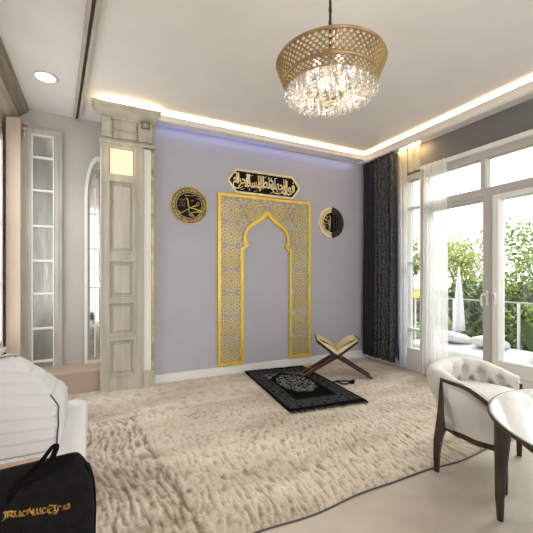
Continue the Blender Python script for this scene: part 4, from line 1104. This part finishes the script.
# garden beyond the balustrade: direction set by the doors' sight lines
tree('garden_tree', 'pale yellow-green tree beyond the left glazed door', 7.6,5.15,2.3, rb(11,.75,.5,2.25,.45), 4600,.085,M['leaf_b'])
tree('garden_tree', 'bright green loose tree beyond the right glazed door', 7.4,3.35,3.2, rb(16,.8,.2,2.8,.5), 6500,.09,M['leaf_a'])
tree('garden_tree', 'tall light green tree at the far right of the right glazed door', 9.6,2.9,4.4, rb(12,.8,1.5,4.1,.6), 4600,.095,M['leaf_b'])
tree('garden_tree', 'green tree seen through the narrow side window', 7.6,7.7,3.2, rb(12,1.0,.7,3.1,.65), 2800,.14,M['leaf_a'])
for i,(x,y,h,mt,lb) in enumerate(((6.15,4.75,1.25,'leaf_c','dark green bush behind the balustrade, left of the folded parasol'),(6.1,4.15,1.35,'leaf_c','dark green bush behind the balustrade, next to the door post on its left'),(6.3,3.45,1.3,'leaf_c','dark bush behind the balustrade seen just right of the door post'),(6.2,2.75,1.35,'leaf_a','mid green bush behind the balustrade at the right glass door'),(6.2,2.0,1.2,'leaf_c','dark bush behind the balustrade at the right end'),(6.2,6.1,1.4,'leaf_a','green bush low behind the narrow side window'))):
    tree('garden_bush', lb, x,y,h, rb(7,.32,.25,h-.15,.36), 1500,.10,M[mt],cat='bush')
def agave(x,y,z,lb,n,Ln,mt):
    t = empty('arching_plant',(x,y,z)); tag(t, lb, 'plant')
    for k in range(n):
        a = 2*PI*k/n+.3*random.random(); L_ = Ln*random.uniform(.75,1.1); lean = random.uniform(.3,.75); m = MB(); R_ = []
        d = Vector((cos(a),sin(a),0)); s_ = Vector((-sin(a),cos(a),0))
        for q in range(9):
            u = q/8; p_ = d*(L_*lean*u**1.3)+Vector((0,0,L_*(u-.55*lean*u*u*u))); w = Ln*.055*sin(PI*min(1,.15+u*.85))+.002
            R_.append([tuple(p_-s_*w),tuple(p_-Vector((0,0,w*.4))),tuple(p_+s_*w)])
        m.loft(R_,False,False,True); m.build('leaf', M[mt], t)
agave(6.0,4.12,-.2,'tall arching strap-leaved plant behind the balustrade at the left door',9,1.45,'leaf_b')
agave(6.0,2.85,-.2,'dark broad-leaved plant behind the balustrade at the right door',8,1.35,'leaf_c')

# ================================================================== LIGHT
wd = bpy.data.worlds.new('overcast_sky'); sc.world = wd; wd.use_nodes = True
nt = wd.node_tree; bgn = nt.nodes['Background']; bgn.inputs[0].default_value = (1,1,1,1); bgn.inputs[1].default_value = 2.1
def area(name, loc, rot, sx, sy, power, col):
    l = bpy.data.lights.new(name,'AREA'); l.shape = 'RECTANGLE'; l.size = sx; l.size_y = sy; l.energy = power; l.color = col
    o = bpy.data.objects.new(name,l); COL.objects.link(o); o.location = loc; o.rotation_euler = rot; return o
WARM = (1,.72,.36)
area('cove_lamp', (1.82,YB-.075,zc0+.022),(PI,0,0),3.3,.05,17,WARM)
area('cove_lamp', (3.59,1.2,zc0+.004),(PI,0,PI/2),5.2,.06,36,WARM)
area('cove_lamp', (.33,3.84,2.966),(PI,0,0),.52,.04,4.5,WARM)
area('curtain_lamp', (3.57,3.1,zc0-.03),(0,0,0),.05,.4,2.2,WARM)
area('cove_blue_lamp', (2.0,YB-.05,zc0-.02),(0,0,0),2.8,.02,1.1,(.36,.38,1.0))
def point(name, loc, power, col, r=.05):
    l = bpy.data.lights.new(name,'POINT'); l.energy = power; l.color = col; l.shadow_soft_size = r
    o = bpy.data.objects.new(name,l); COL.objects.link(o); o.location = loc; return o
for k in range(3):
    a = k*2*PI/3; point('chandelier_lamp',(CX+.12*cos(a),CY+.12*sin(a),2.30),1.1,(1,.92,.82),.03)
sp = bpy.data.lights.new('downlight_lamp','SPOT'); sp.energy = 25; sp.spot_size = 1.9; sp.spot_blend = .8; sp.color = (1,.95,.88); sp.shadow_soft_size = .06
o = bpy.data.objects.new('downlight_lamp',sp); COL.objects.link(o); o.location = (-.40,3.66,H-.03)
point('pilaster_lamp',(.25,3.83,2.42),.5,(1,.8,.45),.03)
sn = bpy.data.lights.new('hazy_sun','SUN'); sn.energy = 2.6; sn.angle = math.radians(35); sn.color = (1,.985,.96)
o = bpy.data.objects.new('hazy_sun',sn); COL.objects.link(o); o.rotation_euler = (Vector((-.80,-.18,-.50))).to_track_quat('-Z','Y').to_euler()

# ================================================================== CAMERA
cam = bpy.data.cameras.new('camera'); cam.sensor_width = 36; cam.lens = 36*345/533; cam.shift_y = 10.5/533
co = bpy.data.objects.new('camera',cam); COL.objects.link(co); co.location = (0,0,1.2); co.rotation_euler = (PI/2,0,math.radians(-26.4))
sc.camera = co
sc.view_settings.view_transform = 'Standard'; sc.view_settings.look = 'None'; sc.view_settings.exposure = 0.33
cy = sc.cycles; cy.max_bounces = 8; cy.diffuse_bounces = 4; cy.glossy_bounces = 4; cy.transparent_max_bounces = 16; cy.sample_clamp_indirect = 4.0; cy.use_denoising = True
